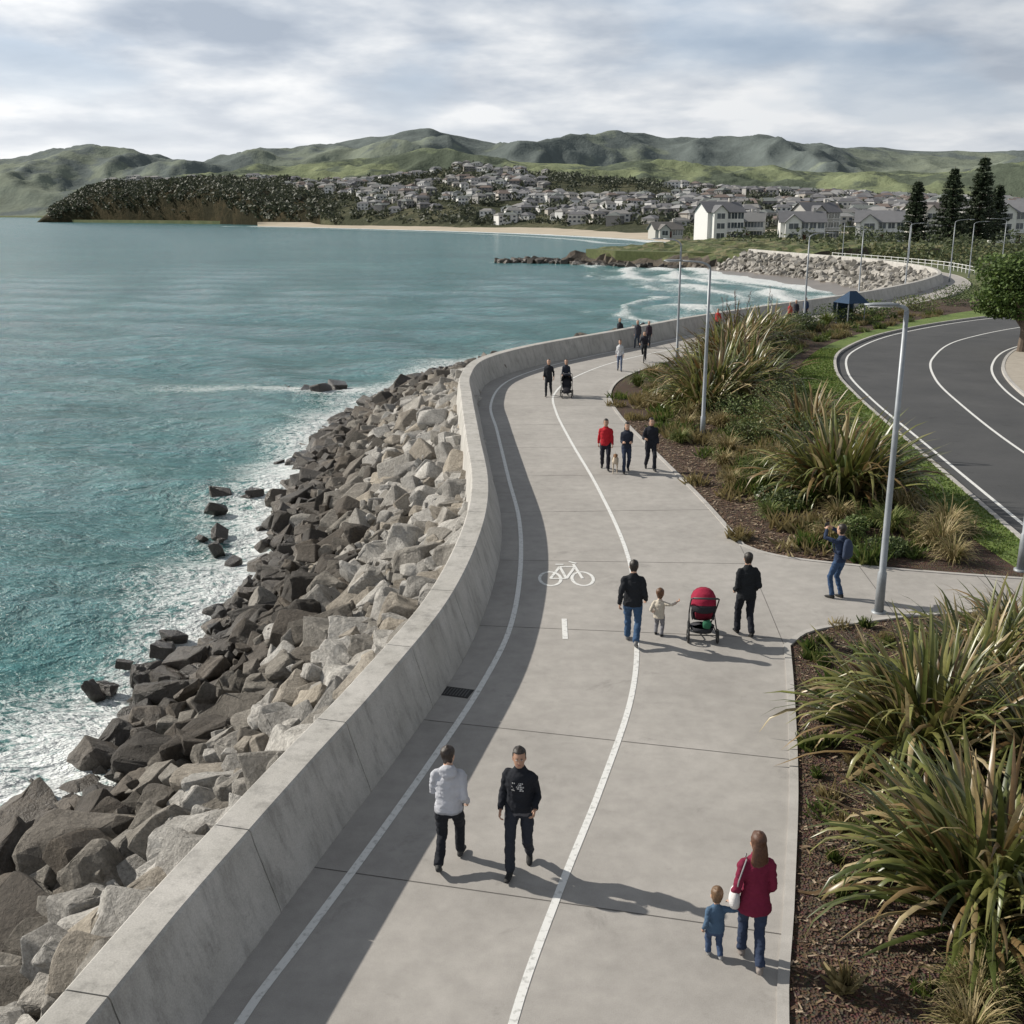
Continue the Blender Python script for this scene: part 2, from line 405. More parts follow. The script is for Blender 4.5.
person('man',(1.72,51.3,0),R(170),1.74,top=BLK,leg=BLK,feet=walkB,hands=armsA,vox=.03)
person('woman',(2.55,51.75,0),R(178),1.68,top=(.03,.035,.05),leg=(.03,.03,.04),feet=walkA,hands=((-.2,.38,1.0),(.2,.38,1.0)),woman=True,vox=.03)
person('woman',(5.85,59.8,0),R(176),1.70,top=(.55,.56,.58),leg=(.12,.15,.22),feet=walkA,hands=armsB,woman=True,vox=.03)
person('man',(7.0,72.0,0),R(150),1.74,top=BLK,leg=BLK,feet=walkA,vox=.035)
person('man',(8.0,70.6,0),R(160),1.74,top=(.05,.05,.06),leg=(.05,.06,.08),feet=walkB,vox=.035)
person('woman',(8.75,70.9,0),R(170),1.66,top=(.04,.03,.04),leg=BLK,feet=walkA,woman=True,vox=.035)
person('man',(14.7,79.4,0),R(150),1.74,top=(.4,.03,.03),leg=BLK,feet=walkA,vox=.04)
person('man',(22.3,87.5,0),R(150),1.74,top=(.03,.03,.04),leg=BLK,feet=walkB,vox=.04)
person('woman',(21.5,86.2,0),R(150),1.66,top=(.35,.05,.05),leg=BLK,feet=walkA,woman=True,vox=.04)
person('man',(23.6,89.6,0),R(150),1.78,top=(.03,.05,.10),leg=BLK,feet=walkA,vox=.04)

def bicycle(name,loc,rot,rider_top):
    e=empty(name,loc,rot)
    m=MB()
    for y in (-.52,.52):
        m.add(*torus((0,y,.34),.32,.02),0)
        for k in range(8):
            a=math.pi*k/8
            m.add(*tube([(0,y+.31*math.cos(a),.34+.31*math.sin(a)),(0,y-.31*math.cos(a),.34-.31*math.sin(a))],.002,4),1)
    bb=(0,-.05,.30);st=(0,-.22,.86);hd_=(0,.36,.86);ht=(0,.42,.70)
    for a,b in ((bb,st),(bb,ht),(st,hd_),((0,-.52,.34),bb),((0,-.52,.34),(0,-.2,.78)),(hd_,(0,.52,.34)),(hd_,(0,.38,1.02))):
        m.add(*tube([a,b],.016,8),1)
    m.add(*tube([(-.27,.30,1.02),(-.2,.38,1.03),(.2,.38,1.03),(.27,.30,1.02)],.013,8),1)
    m.add(*loft([((0,-.36,.90),.08,.02),((0,-.22,.91),.06,.025),((0,-.08,.90),.02,.015)],8),0)
    m.build('frame',[M_rubber,M_dark],True,parent=e)
    o,sc,tf=person('rider',(0,-.22,0),0,1.74,top=rider_top,leg=BLK,feet=((-.09,.20,.10),(.09,.10,.38)),hands=((-.25,.52,1.06,1),(.25,.52,1.06,1)),lean=.38,sit=.98,vox=.03)
    o.parent=e; o.location=(0,-.22,.13)
bicycle('bicycle',(7.6,63.5,0),R(172),(.03,.03,.04))

def stroller(name,loc,rot,hoodc):
    e=empty(name,loc,rot)
    wh=MB()
    for (x,y,r) in ((-.29,-.30,.15),(.29,-.30,.15),(-.22,.38,.11),(.22,.38,.11)):
        wh.add(*torus((x,y,r),r-.022,.022),0)
        wh.add(*loft([((x-.018,y,r),.05,.05),((x+.018,y,r),.05,.05)],12,xh=(0,1,0)),1)
        for k in range(5):
            a=2*math.pi*k/5; wh.add(*tube([(x,y,r),(x,y+(r-.03)*math.cos(a),r+(r-.03)*math.sin(a))],.008,5),1)
    wh.build('wheels',[M_rubber,M_dark],True,parent=e)
    fr=MB()
    for sx in (-1,1):
        fr.add(*tube([(sx*.22,.38,.14),(sx*.25,.12,.42),(sx*.27,-.25,.80),(sx*.27,-.45,.98),(sx*.24,-.53,1.02)],.014,8),0)
        fr.add(*tube([(sx*.29,-.30,.16),(sx*.26,-.08,.40),(sx*.25,.12,.52)],.013,8),0)
        fr.add(*tube([(sx*.29,-.30,.16),(sx*.25,.0,.22),(sx*.22,.38,.14)],.011,8),0)
    fr.add(*tube([(-.24,-.53,1.02),(.24,-.53,1.02)],.02,8),0)
    fr.add(*tube([(-.29,-.30,.16),(.29,-.30,.16)],.011,8),0)
    fr.build('frame',[M_dark],True,parent=e)
    s=MB()
    s.add(*loft([((0,-.25,.88),.20,.04),((0,-.17,.65),.21,.06),((0,-.08,.46),.21,.07),((0,.12,.42),.20,.05),((0,.28,.44),.18,.04),((0,.36,.30),.15,.03),((0,.40,.24),.13,.03)],14),0)
    s.add(*loft([((0,-.22,.30),.21,.14),((0,-.22,.20),.18,.11)],14),1)
    for sx in(-1,1): s.add(*loft([((sx*.21,-.15,.62),.02,.16),((sx*.21,-.1,.52),.02,.15)],10),1)
    s.add(*loft([((0,-.1,.20),.22,.02),((0,-.1,.30),.25,.22)],14),1)
    s.add(*loft([((.06,-.36,.34),.07,.04),((.07,-.37,.42),.09,.05),((.05,-.36,.50),.07,.03)],12),2)
    s.build('seat',[cloth((.03,.03,.035)),cloth((.04,.04,.045)),cloth((.04,.16,.09))],True,parent=e)
    hm=MB();V=[];F=[];nu,nv=15,9
    for i in range(nu+1):
        a=R(-12)+R(134)*i/nu
        rib=1+.05*abs(math.sin(i*math.pi/3))
        for j in range(nv+1):
            b=math.pi*j/nv
            V.append((.24*math.cos(b),-.10-.33*rib*math.cos(a)*math.sin(b)**.6,.74+.33*rib*math.sin(a)*math.sin(b)**.6))
    for i in range(nu):
        for j in range(nv):
            a=i*(nv+1)+j; F.append((a,a+1,a+nv+2,a+nv+1))
    hm.add(V,F,[1 if (f//nv)<3 or (f//nv)>12 else 0 for f in range(len(F))])
    ho=hm.build('hood',[cloth(hoodc),cloth((.03,.03,.035))],True,parent=e); md=ho.modifiers.new('s','SOLIDIFY'); md.thickness=.015
    b=MB(); b.add(*loft([((0,-.27,.50),.15,.03),((0,-.31,.62),.18,.04),((0,-.34,.76),.17,.05)],12),0)
    b.build('back_cover',[cloth([c*.45 for c in hoodc])],True,parent=e)
    b=MB()
    for a in (10,55,100):
        a=R(a); b.add(*tube([(.245*math.cos(t),-.10-.345*math.cos(a)*math.sin(t)**.6,.74+.345*math.sin(a)*math.sin(t)**.6) for t in [math.pi*(j+.01)/9.02 for j in range(10)]],.009,5),0)
    b.build('hood_ribs',[M_dark],True,parent=e)
stroller('baby_stroller',(3.83,20.85,0),R(-4),(.30,.02,.05))
stroller('baby_stroller',(2.55,51.0,0),R(178),(.05,.05,.07))

def dog(name,loc,rot):
    parts=[]
    W='w';B='b'
    parts.append((W,loft([((0,-.30,.40),.06,.07),((0,-.22,.42),.085,.10),((0,-.05,.42),.085,.10),((0,.12,.42),.10,.13),((0,.24,.45),.085,.12),((0,.32,.54),.06,.07),((0,.38,.62),.055,.06)],12)))
    parts.append((B,loft([((0,-.15,.45),.088,.085),((0,.02,.45),.09,.085)],12)))
    parts.append((B,loft([((0,.34,.62),.05,.05),((0,.40,.65),.06,.062),((0,.46,.64),.05,.05),((0,.52,.615),.03,.03),((0,.57,.61),.024,.022)],10)))
    for sx in(-1,1):
        parts.append((B,loft([((sx*.045,.38,.69),.02,.012),((sx*.065,.385,.66),.022,.012),((sx*.07,.39,.61),.01,.008)],8)))
        dy=.06*sx
        parts.append((W,loft([((sx*.065,.20,.42),.05,.06),((sx*.065,.19+dy*.3,.28),.032,.036),((sx*.065,.20+dy,.14),.022,.024),((sx*.065,.20+dy,.03),.022,.024),((sx*.065,.24+dy,.015),.022,.018)],8)))
        parts.append((W,loft([((sx*.065,-.24,.42),.055,.075),((sx*.065,-.19-dy*.3,.28),.04,.05),((sx*.065,-.30-dy,.17),.022,.025),((sx*.065,-.27-dy,.03),.02,.022),((sx*.065,-.23-dy,.015),.022,.018)],8)))
    parts.append((W,loft([((0,-.32,.44),.02,.02),((0,-.42,.50),.018,.018),((0,-.47,.60),.01,.01)],8)))
    V=[];F=[];FL=[]
    for lab,(v,f) in parts:
        o=len(V);V+=[Vector(q) for q in v];F+=[tuple(o+j for j in ff) for ff in f];FL+=[lab]*len(f)
    bv=BVHTree.FromPolygons(V,F); vs,fs=remesh(V,F,.014)
    mi=[0 if FL[bv.find_nearest(sum((vs[j] for j in f),Vector())/len(f))[2]]=='w' else 1 for f in fs]
    mb=MB();mb.add(vs,fs,mi)
    mb.build(name,[simple('dog_fur_cream',(.45,.38,.30),(.6,.52,.42),30,.9,.5,80),simple('dog_fur_brown',(.16,.08,.04),(.22,.12,.06),30,.9,.5,80)],True,loc=loc,rotz=rot)
dog('dog',(3.42,35.6,0),R(175))

# ================================================================== LAYOUT CURVES (metres)
WB=[(-6.2,-14),(-5.2,-4),(-4.2,5),(-3.3,9.8),(-2.9,11.5),(-2.4,13.5),(-1.75,16),(-.85,20.2),(-.35,25.2),(-.3,29.7),(-.7,35.9),(-1.3,45.1),(-1.55,50.4),(-1.0,56.3),(1.6,62.2),(6.8,69.8),(13.6,80.1),(22,91.1),(30.6,101.5),(40.7,115.9),(48.5,129),(55,143),(59,160),(59,185),(54,212),(50,235)]
LL=[(-5.6,-14),(-4.7,-4),(-3.7,5),(-2.9,9.8),(-2.5,11.2),(-1.95,13.1),(-1.3,15.5),(-.6,18.3),(-.05,21.3),(.2,25.2),(.2,29.7),(-.1,34.5),(-.6,42.9),(-.95,48.8),(-.4,55.2),(1.3,60.2),(4.2,65.4),(9,72.4),(15,81.2),(23.2,91.6),(31.8,102)]
LC=[(-2.6,-14),(-1.6,-4),(-.8,5),(0,9.8),(.6,12.2),(1.3,14.7),(2.1,17.9),(2.5,20.6),(2.9,26),(2.7,33.1),(2.2,40.9),(1.9,47.2),(2.0,51.8),(3.2,57.2),(6.2,64),(11.2,71.2),(17.5,80),(25.5,90.5),(33.5,101)]
PR=[(.8,-14),(1.4,-4),(2.0,5),(2.8,9.8),(3.4,12.0),(4.2,15),(5.0,18.5),(5.4,20.4)]
PR2=[(5.9,27.3),(5.65,31.9),(5.05,39.1),(4.5,46.3),(4.55,51.6),(5.5,56.6),(7.6,61.4),(11.8,68.6),(16.7,77),(22.7,86.5),(31,97),(42.5,112),(51.5,127),(58,143),(62,160),(62,185),(57,212),(53,235)]
SU=[(5.9,27.3),(6.3,26.6),(7.1,26.0),(9.3,25.2),(12,24.5),(13.3,24.3)]
SL=[(5.4,20.4),(6.0,21.2),(7.1,21.7),(8.8,22.2),(11.1,22.5),(13.0,22.4)]
wb=cr(WB,.5); ll=cr(LL,.4); lc=cr(LC,.4); pr=cr(PR,.5); pr2=cr(PR2,.5); su=cr(SU,.3); sl=cr(SL,.3)

def concrete(name,base,bs=.12):
    m,nt,b=new_mat(name)
    big=noise_n(nt,.35,4,.6); mid=noise_n(nt,3,4,.65); fine=noise_n(nt,90,2,.6)
    c=ramp(nt,big,[(.3,[x*.86 for x in base]),(.7,[x*1.10 for x in base])])
    c=mixc(nt,1.0,c,ramp(nt,mid,[(.25,.86),(.75,1.10)]),'MULTIPLY')
    c=mixc(nt,1.0,c,ramp(nt,fine,[(.3,.84),(.7,1.14)]),'MULTIPLY')
    st=noise_n(nt,.9,5,.75,off=(5,3,0),dist=.5)
    c=mixc(nt,1.0,c,ramp(nt,st,[(.30,.82),(.40,1.0),(.7,1.03)]),'MULTIPLY')
    nt.links.new(c,b.inputs['Base Color']); b.inputs['Roughness'].default_value=.85; b.inputs['Specular IOR Level'].default_value=.3
    bump(nt,b,noise_n(nt,60,3,.6),bs,.01)
    return m
M_path=concrete("path_concrete",(.385,.365,.342))
M_kerb=concrete("kerb_concrete",(.45,.43,.405))
M_wall,nt,b=new_mat("wall_concrete")
big=noise_n(nt,.9,5,.65); streak=noise_n(nt,4,4,.7,vscale=(1,1,.10)); fine=noise_n(nt,50,3,.6); blot=noise_n(nt,6,4,.75)
c=ramp(nt,big,[(.3,(.38,.365,.335)),(.7,(.51,.49,.46))])
c=mixc(nt,1.0,c,ramp(nt,streak,[(.28,.68),(.5,1.0),(.7,1.08)]),'MULTIPLY'); c=mixc(nt,1.0,c,ramp(nt,fine,[(.3,.84),(.7,1.10)]),'MULTIPLY')
c=mixc(nt,1.0,c,ramp(nt,blot,[(.30,.82),(.42,1.0)]),'MULTIPLY')
nt.links.new(c,b.inputs['Base Color']); b.inputs['Roughness'].default_value=.85; bump(nt,b,noise_n(nt,25,4,.65),.3,.012)
M_joint=simple("joint_dark",(.09,.085,.08),(.14,.13,.12),5,.9)
M_line=simple("line_paint",(.50,.50,.48),(.76,.76,.74),11,.6,c_lo=.32,c_hi=.48)

wbi=offset(wb,.05)
pathpoly=wbi+list(reversed(pr2))+su[1:]+list(reversed(sl))+list(reversed(pr))[1:]
poly_sheet('promenade_path',pathpoly,0,M_path,.16)
mk=MB()
strip(mk,ll,.11,.006); strip(mk,lc,.10,.006)
mk.add([(1.02,20.75,.006),(1.13,20.75,.006),(1.16,21.9,.006),(1.05,21.9,.006)],[(0,1,2,3)])
def flat(P,w,z=.006):
    strip(mk,[Vector((p[0],p[1],0)) for p in P],w,z)
cx,cy=1.28,24.9
for s in(-1,1):
    flat([(cx+s*.38+.25*math.cos(a),cy-.35+.50*math.sin(a)) for a in [2*math.pi*i/24 for i in range(25)]],.075)
zz=.007
for a,b_ in (((-.38,-.35),(-.12,.55)),((-.12,.55),(.25,.55)),((.25,.55),(.0,-.35)),((.0,-.35),(-.12,.55)),((.0,-.35),(-.38,-.35)),((.22,.75),(.38,-.35)),((.12,.95),(.30,.80)),((-.22,.72),(-.02,.72))):
    flat([(cx+a[0],cy+a[1]),(cx+b_[0],cy+b_[1])],.07,zz); zz+=.0006
mk.build('path_markings',[M_line])
jt=MB(); prall=pr+pr2
for i in range(0,len(wb),1):
    if i%9: continue
    c=wb[i]
    if c.y<2 or c.y>110: continue
    n=-normals(wb)[i]; t=Vector((-n.y,n.x,0))
    best=None
    cand=prall if not(20.6<c.y<27) else [Vector((5.4+(yy-20.4)*.072,yy,0)) for yy in np.arange(20,27.5,.1)]
    for q in cand:
        d=q-c
        if d.length<13 and d.dot(n)>0:
            k=abs(d.dot(t))
            if best is None or k<best[0]: best=(k,q)
    if best and best[0]<.6:
        q=best[1]; strip(jt,[c,q],.018,.003)
strip(jt,[p for p in cr([(5.42,20.5),(5.7,24),(5.9,27.2)],.5)],.012,.003)
for xx in (8.2,10.8): strip(jt,[Vector((xx,22.1,0)),Vector((xx+.25,25.5-.1*(xx-8),0))],.015,.003)
jt.build('path_joints',[M_joint])
kb=MB()
def edging(C,w,z0,z1,side=1):
    A=C;B=offset(C,side*w)
    n=len(C)
    V=[(p.x,p.y,z1) for p in A]+[(p.x,p.y,z1) for p in B]+[(p.x,p.y,z0) for p in A]+[(p.x,p.y,z0) for p in B]
    F=[]
    for i in range(n-1):
        F+= [(i,n+i,n+i+1,i+1),(2*n+i,i,i+1,2*n+i+1),(n+i,3*n+i,3*n+i+1,n+i+1)]
    kb.add(V,F)
edging(pr,.13,-.15,.022,-1); edging(pr2,.13,-.15,.022,-1); edging(sl,.12,-.15,.02,-1);edging(su,.12,-.15,.02,1)
kb.build('path_edging',[M_kerb])
dg=MB()
dx,dy,da=-1.0,18.2,R(-17)
for i in range(9):
    v,f=box(-.25+i*.056,-.25+i*.056+.022,-.16,.16,.004,.012); 
    dg.add([(dx+q[0]*math.cos(da)-q[1]*math.sin(da),dy+q[0]*math.sin(da)+q[1]*math.cos(da),q[2]) for q in v],f,0)
v,f=box(-.28,.28,-.19,.19,-.02,.005); dg.add([(dx+q[0]*math.cos(da)-q[1]*math.sin(da),dy+q[0]*math.sin(da)+q[1]*math.cos(da),q[2]) for q in v],f,1)
dg.build('drain_grate',[M_dark,M_rubber])

# ------------------------------------------------------------------ seawall
wall=MB(); nb=normals(wb)
prof=[(0,-.2),(0,.02),(.03,.12),(.16,.50),(.30,.92),(.335,1.06),(.365,1.095),(.80,1.10),(.83,1.075),(.87,.9),(1.05,-.6),(1.3,-4.2)]
core=[(.10,-.2),(.10,.06),(.38,1.04),(.78,1.04),(.9,.4),(1.2,-4.2)]
def sweep(mb,C,Nn,prof,mat,caps=True):
    n=len(C);k=len(prof)
    V=[(c.x+m.x*o,c.y+m.y*o,z) for c,m in zip(C,Nn) for o,z in prof]
    F=[(i*k+j,i*k+j+1,(i+1)*k+j+1,(i+1)*k+j) for i in range(n-1) for j in range(k-1)]
    if caps: F+=[tuple(range(k-1,-1,-1)),tuple((n-1)*k+j for j in range(k))]
    mb.add(V,F,mat)
sweep(wall,wb,nb,core,1)
W2=cr(WB,.25); N2=normals(W2)
i=0;step=8
while i<len(W2)-1:
    j=min(i+step,len(W2)-1); step=12
    C=list(W2[i:j+1]);Nn=N2[i:j+1]
    g=.010
    C[0]=C[0].lerp(C[1],g/.25);C[-1]=C[-1].lerp(C[-2],g/.25)
    sweep(wall,C,Nn,prof,0)
    i=j
wall.build('sea_wall',[M_wall,M_joint])

# ------------------------------------------------------------------ rocks
def rock_base(seed,bx,bev,hi):
    rnd=random.Random(seed); bm=bmesh.new()
    for sx in(-1,1):
        for sy in(-1,1):
            for sz in(-1,1):
                if rnd.random()<.15: continue
                bm.verts.new((sx*bx[0]*.5*rnd.uniform(.55,1),sy*bx[1]*.5*rnd.uniform(.55,1),sz*bx[2]*.5*rnd.uniform(.6,1)))
    for _ in range(5):
        p=Vector((rnd.uniform(-1,1),rnd.uniform(-1,1),rnd.uniform(-1,1))).normalized()
        bm.verts.new((p.x*bx[0]*.60,p.y*bx[1]*.60,p.z*bx[2]*.58))
    bmesh.ops.convex_hull(bm,input=bm.verts)
    for v in list(bm.verts):
        if not v.link_faces: bm.verts.remove(v)
    bmesh.ops.dissolve_limit(bm,angle_limit=R(16),verts=bm.verts,edges=bm.edges)
    bmesh.ops.bevel(bm,geom=list(bm.edges),offset=bev,segments=2,affect='EDGES',profile=.55)
    if hi:
        bmesh.ops.triangulate(bm,faces=bm.faces)
        bmesh.ops.subdivide_edges(bm,edges=[e for e in bm.edges if e.calc_length()>.14],cuts=2,use_grid_fill=True)
        bmesh.ops.triangulate(bm,faces=bm.faces)
        for v in bm.verts:
            q=v.co*3.2+Vector((seed,0,0)); v.co+=noise.noise_vector(q)*.06+noise.noise_vector(q*3)*.020
    bm.verts.ensure_lookup_table(); bm.verts.index_update()
    V=np.array([v.co[:] for v in bm.verts]); F=[tuple(v.index for v in f.verts) for f in bm.faces]
    bm.free(); return V,F
_r=random.Random(3)
dims=[(1,_r.uniform(.6,.95),_r.uniform(.45,.75)) for _ in range(18)]
bevs=[_r.uniform(.025,.06) for _ in range(18)]
lowb=[rock_base(100+i,dims[i],bevs[i],False) for i in range(18)]
hib=[rock_base(100+i,dims[i],bevs[i],True) for i in range(18)]
def put_rock(mb,p,s,col,tilt=.42,hi=False):
    V,F=random.choice(hib if hi else lowb)
    e=Matrix.Rotation(random.uniform(0,6.28),3,'Z')@Matrix.Rotation(random.gauss(0,tilt),3,'X')@Matrix.Rotation(random.gauss(0,tilt),3,'Y')
    M_=np.array(e)
    W=(V*np.array([s*random.uniform(.85,1.3),s*random.uniform(.8,1.15),s*random.uniform(.8,1.15)]))@M_.T+np.array(p)
    mb.add(W.tolist(),F,0,col)
M_rock,nt,b=new_mat("rock")
a=N(nt,'ShaderNodeAttribute',attribute_name='Col')
n1=noise_n(nt,1.8,5,.7);n2=noise_n(nt,16,4,.75)
c=mixc(nt,1.0,a.outputs['Color'],ramp(nt,n1,[(.25,(.58,.56,.53)),(.75,(1.28,1.27,1.25))]),'MULTIPLY'); c=mixc(nt,1.0,c,ramp(nt,n2,[(.3,.58),(.7,1.28)]),'MULTIPLY')
nt.links.new(c,b.inputs['Base Color'])
ge=N(nt,'ShaderNodeNewGeometry'); sx_=N(nt,'ShaderNodeSeparateXYZ'); nt.links.new(ge.outputs['Position'],sx_.inputs[0])
rg=N(nt,'ShaderNodeMapRange'); rg.inputs['From Min'].default_value=-3.2; rg.inputs['From Max'].default_value=-2.2; rg.inputs['To Min'].default_value=.28; rg.inputs['To Max'].default_value=.88
nt.links.new(sx_.outputs['Z'],rg.inputs['Value']); nt.links.new(rg.outputs[0],b.inputs['Roughness'])
bump(nt,b,noise_n(nt,9,5,.75),1.0,.08)
PW=[(-5.2,-4),(-3.3,9.8),(-1.75,16),(-.85,20.2),(-.35,25.2),(-.3,29.7),(-.7,35.9),(-1.3,45.1),(-1.55,50.4),(-1.0,56.3),(1.6,62.2),(6.8,69.8),(13.6,80.1),(22,91.1),(30.6,101.5),(40.7,115.9),(48.5,129)]
PQ=[(-13,-2),(-10.6,12),(-9.7,19),(-9.0,24.6),(-8.6,31),(-8.7,37),(-9.6,45),(-10.3,57),(-9.7,64),(-8,73),(-5.4,84),(0,93),(7,102),(15,113),(24,122),(36,134),(45,142)]
def pairint(t):
    t=max(0,min(len(PW)-1.001,t)); i=int(t);f=t-i
    def g(P):
        a=Vector(P[max(i-1,0)]);b_=Vector(P[i]);c_=Vector(P[i+1]);d=Vector(P[min(i+2,len(P)-1)])
        return .5*((2*b_)+(c_-a)*f+(2*a-5*b_+4*c_-d)*f*f+(3*b_-3*c_+d-a)*f**3)
    A=g(PW);B=g(PQ); n=(B-A).normalized()
    return A+n*1.0,B
def rz(w): return .15-3.55*w**.9
rk=MB()
def rockcol(w):
    wet=w+random.gauss(0,.13)
    if wet>.64: return random.choice([(.075,.064,.053),(.10,.085,.07),(.058,.051,.044),(.14,.118,.095)])
    if wet>.45: return random.choice([(.18,.162,.14),(.24,.222,.195),(.13,.117,.10),(.29,.27,.24)])
    return random.choice([(.44,.428,.408),(.35,.338,.32),(.49,.475,.45),(.33,.298,.255),(.40,.358,.30),(.51,.495,.47),(.26,.245,.222),(.37,.352,.325)])
def scatter(stp,sizes,zo,prob=1,wmax=1.06):
    t=0.0
    while t<len(PW)-1:
        A,B=pairint(t); A2,B2=pairint(t+.02); spm=max(((A2-A).length+(B2-B).length)/.04,2)
        far=A.y>75
        st=stp if not far else stp*1.8
        W_=(B-A).length; nn=int(W_*wmax/st)
        for k in range(nn+1):
            if random.random()>prob: continue
            w=(k+random.uniform(-.45,.45))/max(W_/st,1)
            if w<0: w=.02
            if w>1 and random.random()<.5: continue
            s=random.choice(sizes)*(1.5 if far else 1)
            tt=t+random.uniform(-.5,.5)*st/spm
            A_,B_=pairint(tt); p=A_.lerp(B_,w)
            put_rock(rk,(p.x,p.y,rz(w)+zo+random.uniform(-.2,.2)),s,rockcol(w),hi=(p.y<34 and s>.5))
        t+=st*.9/spm
scatter(.80,(.75,.9,1.0,1.15,1.3,1.55),-.20)
scatter(.62,(.25,.34,.42,.5,.62),.0,.62)
for (x,y,s,n) in ((-12.3,75.5,1.5,5),(-8.8,71,1.0,5),(-11.8,45.7,.9,4),(-10.6,15.5,.8,9),(-10.2,22,.7,9),(-9.9,28,.7,8),(-9.5,34,.6,7),(-10.6,50,.7,6),(-11.0,60,.7,5),(-16,76,.6,2),(-10.6,40,.6,5)):
    for _ in range(n):
        put_rock(rk,(x+random.gauss(0,.7),y+random.gauss(0,1.5),-3.6+random.uniform(-.1,.12)),s*random.uniform(.5,1.3),(.06,.052,.045),hi=y<34)
rk.build('rock_revetment',[M_rock])
sb=MB(); T=np.linspace(0,len(PW)-1.01,150);V=[];nw=8
for t in T:
    A,B=pairint(float(t))
    for k in range(nw+1):
        w=k/nw*1.25-.05; p=A.lerp(B,w); V.append((p.x,p.y,rz(max(w,0))-.55-.8*max(0,w-1)))
F=[(i*(nw+1)+k,(i+1)*(nw+1)+k,(i+1)*(nw+1)+k+1,i*(nw+1)+k+1) for i in range(len(T)-1) for k in range(nw)]
sb.add(V,F,0,(.06,.055,.05)); sb.build('revetment_slope',[M_rock])

fr_=MB(); CW=cr([(48.5,129),(55,143),(59,160),(59,185),(54,212),(50,235)],1.0); CN=normals(CW)
for c,n in zip(CW,CN):
    for k in range(8):
        w=(k+random.random())/8; p=c+n*(1+7*w)
        put_rock(fr_,(p.x,p.y,.3-3.3*w+random.uniform(-.3,.3)),random.uniform(.9,1.7),random.choice([(.38,.365,.34),(.28,.265,.245),(.45,.43,.40),(.20,.19,.17)]))
V=[]
for c,n in zip(CW,CN):
    for w,z in ((.5,-.2),(4,-1.9),(9,-4.0)): p=c+n*w; V.append((p.x,p.y,z))
F=[(i*3+k,(i+1)*3+k,(i+1)*3+k+1,i*3+k+1) for i in range(len(CW)-1) for k in range(2)]
fr_.add(V,F,0,(.1,.09,.08)); fr_.build('cove_revetment',[M_rock])
M_wetsand=simple("wet_sand",(.13,.11,.09),(.20,.17,.14),.2,.35,spec=.6)
COVE=[(40,137),(45,146),(47,158),(47,175),(43,198),(40,220),(40,245)]
cvw=cr(COVE,2.0); n=len(cvw); V=[]
for i,p in enumerate(cvw):
    q=CW[min(int(i/(n-1)*(len(CW)-1)),len(CW)-1)]; m=CN[min(int(i/(n-1)*(len(CW)-1)),len(CW)-1)]
    q=q+m*4
    d=(p-q); V+= [(q.x,q.y,-1.9),(p.x,p.y,-3.45),(p.x+d.normalized().x*8,p.y+d.normalized().y*8,-4.2)]
F=[(i*3+k,(i+1)*3+k,(i+1)*3+k+1,i*3+k+1) for i in range(n-1) for k in range(2)]
mb=MB(); mb.add(V,F); mb.build('cove_beach',[M_wetsand],True)

# ------------------------------------------------------------------ roads / lawns / beds
RL=[(11.0,-14),(11.8,0),(12.9,15),(13.7,24),(14.3,29.7),(15.6,40.9),(16.9,51.6),(18.4,60.2),(21.4,69.3),(28.3,80.5),(41,93),(60,104),(95,116),(150,128)]
RC=[(14.4,-14),(15.2,0),(16.3,15),(17.2,26),(18.6,39.1),(20.3,49),(22.2,57.5),(25.2,66),(31.0,76.2),(42,87.2),(60,97.5),(95,109),(150,121)]
RR=[(18.2,-14),(19.0,0),(20.0,15),(20.9,30),(22.4,44.5),(24.3,54),(27.5,63),(32.5,71.5),(42,80.5),(60,90.5),(95,102),(150,114)]
rl=cr(RL,1.0);rc=cr(RC,.7);rr_=cr(RR,1.0)
M_asph,nt,b=new_mat("asphalt")
c=ramp(nt,noise_n(nt,.25,4,.65),[(.3,(.048,.049,.051)),(.7,(.074,.074,.075))]); c=mixc(nt,1.0,c,ramp(nt,noise_n(nt,120,2,.5),[(.3,.8),(.7,1.25)]),'MULTIPLY')
c=mixc(nt,1.0,c,ramp(nt,noise_n(nt,1.2,5,.75,dist=.5),[(.32,.75),(.42,1.0),(.62,1.0),(.72,1.2)]),'MULTIPLY')
nt.links.new(c,b.inputs['Base Color']); b.inputs['Roughness'].default_value=.8; bump(nt,b,noise_n(nt,150,2,.6),.3,.01)
roadL=offset(rl,.55); roadR=offset(rr_,-.5)
poly_sheet('road',roadL+list(reversed(roadR)),-.10,M_asph)
rm=MB(); strip(rm,rl,.12,-.094); strip(rm,rr_,.12,-.094); strip(rm,rc,.12,-.094)
rm.build('road_markings',[M_line])
kb=MB(); edging(roadL,.16,-.16,.03,1); edging(roadR,.16,-.16,.03,-1); kb.build('road_kerb',[M_kerb])
M_lawn=simple("lawn_grass",(.085,.135,.025),(.15,.205,.045),.6,.9,.8,60,.03,fine=.3)
LI=[(12.3,24.6),(12.2,27),(12.2,30.5),(12.9,38.3),(13.4,48),(14.2,56),(16.6,63),(21.4,73.5),(30.2,86.3),(41,98.5),(59,113)]
li=cr(LI,.8)
klw=offset(roadL,.16)
lawn_r=[p for p in klw if 24.4<p.y and p.x<62]
poly_sheet('lawn',li+list(reversed(lawn_r)),.012,M_lawn,.16)
def inpoly(x,y,P):
    c=False;n=len(P);j=n-1
    for i in range(n):
        if (P[i].y>y)!=(P[j].y>y) and x<(P[j].x-P[i].x)*(y-P[i].y)/(P[j].y-P[i].y)+P[i].x: c=not c
        j=i
    return c
lawnP=li+list(reversed(lawn_r))
lg=MB()
cnt=0
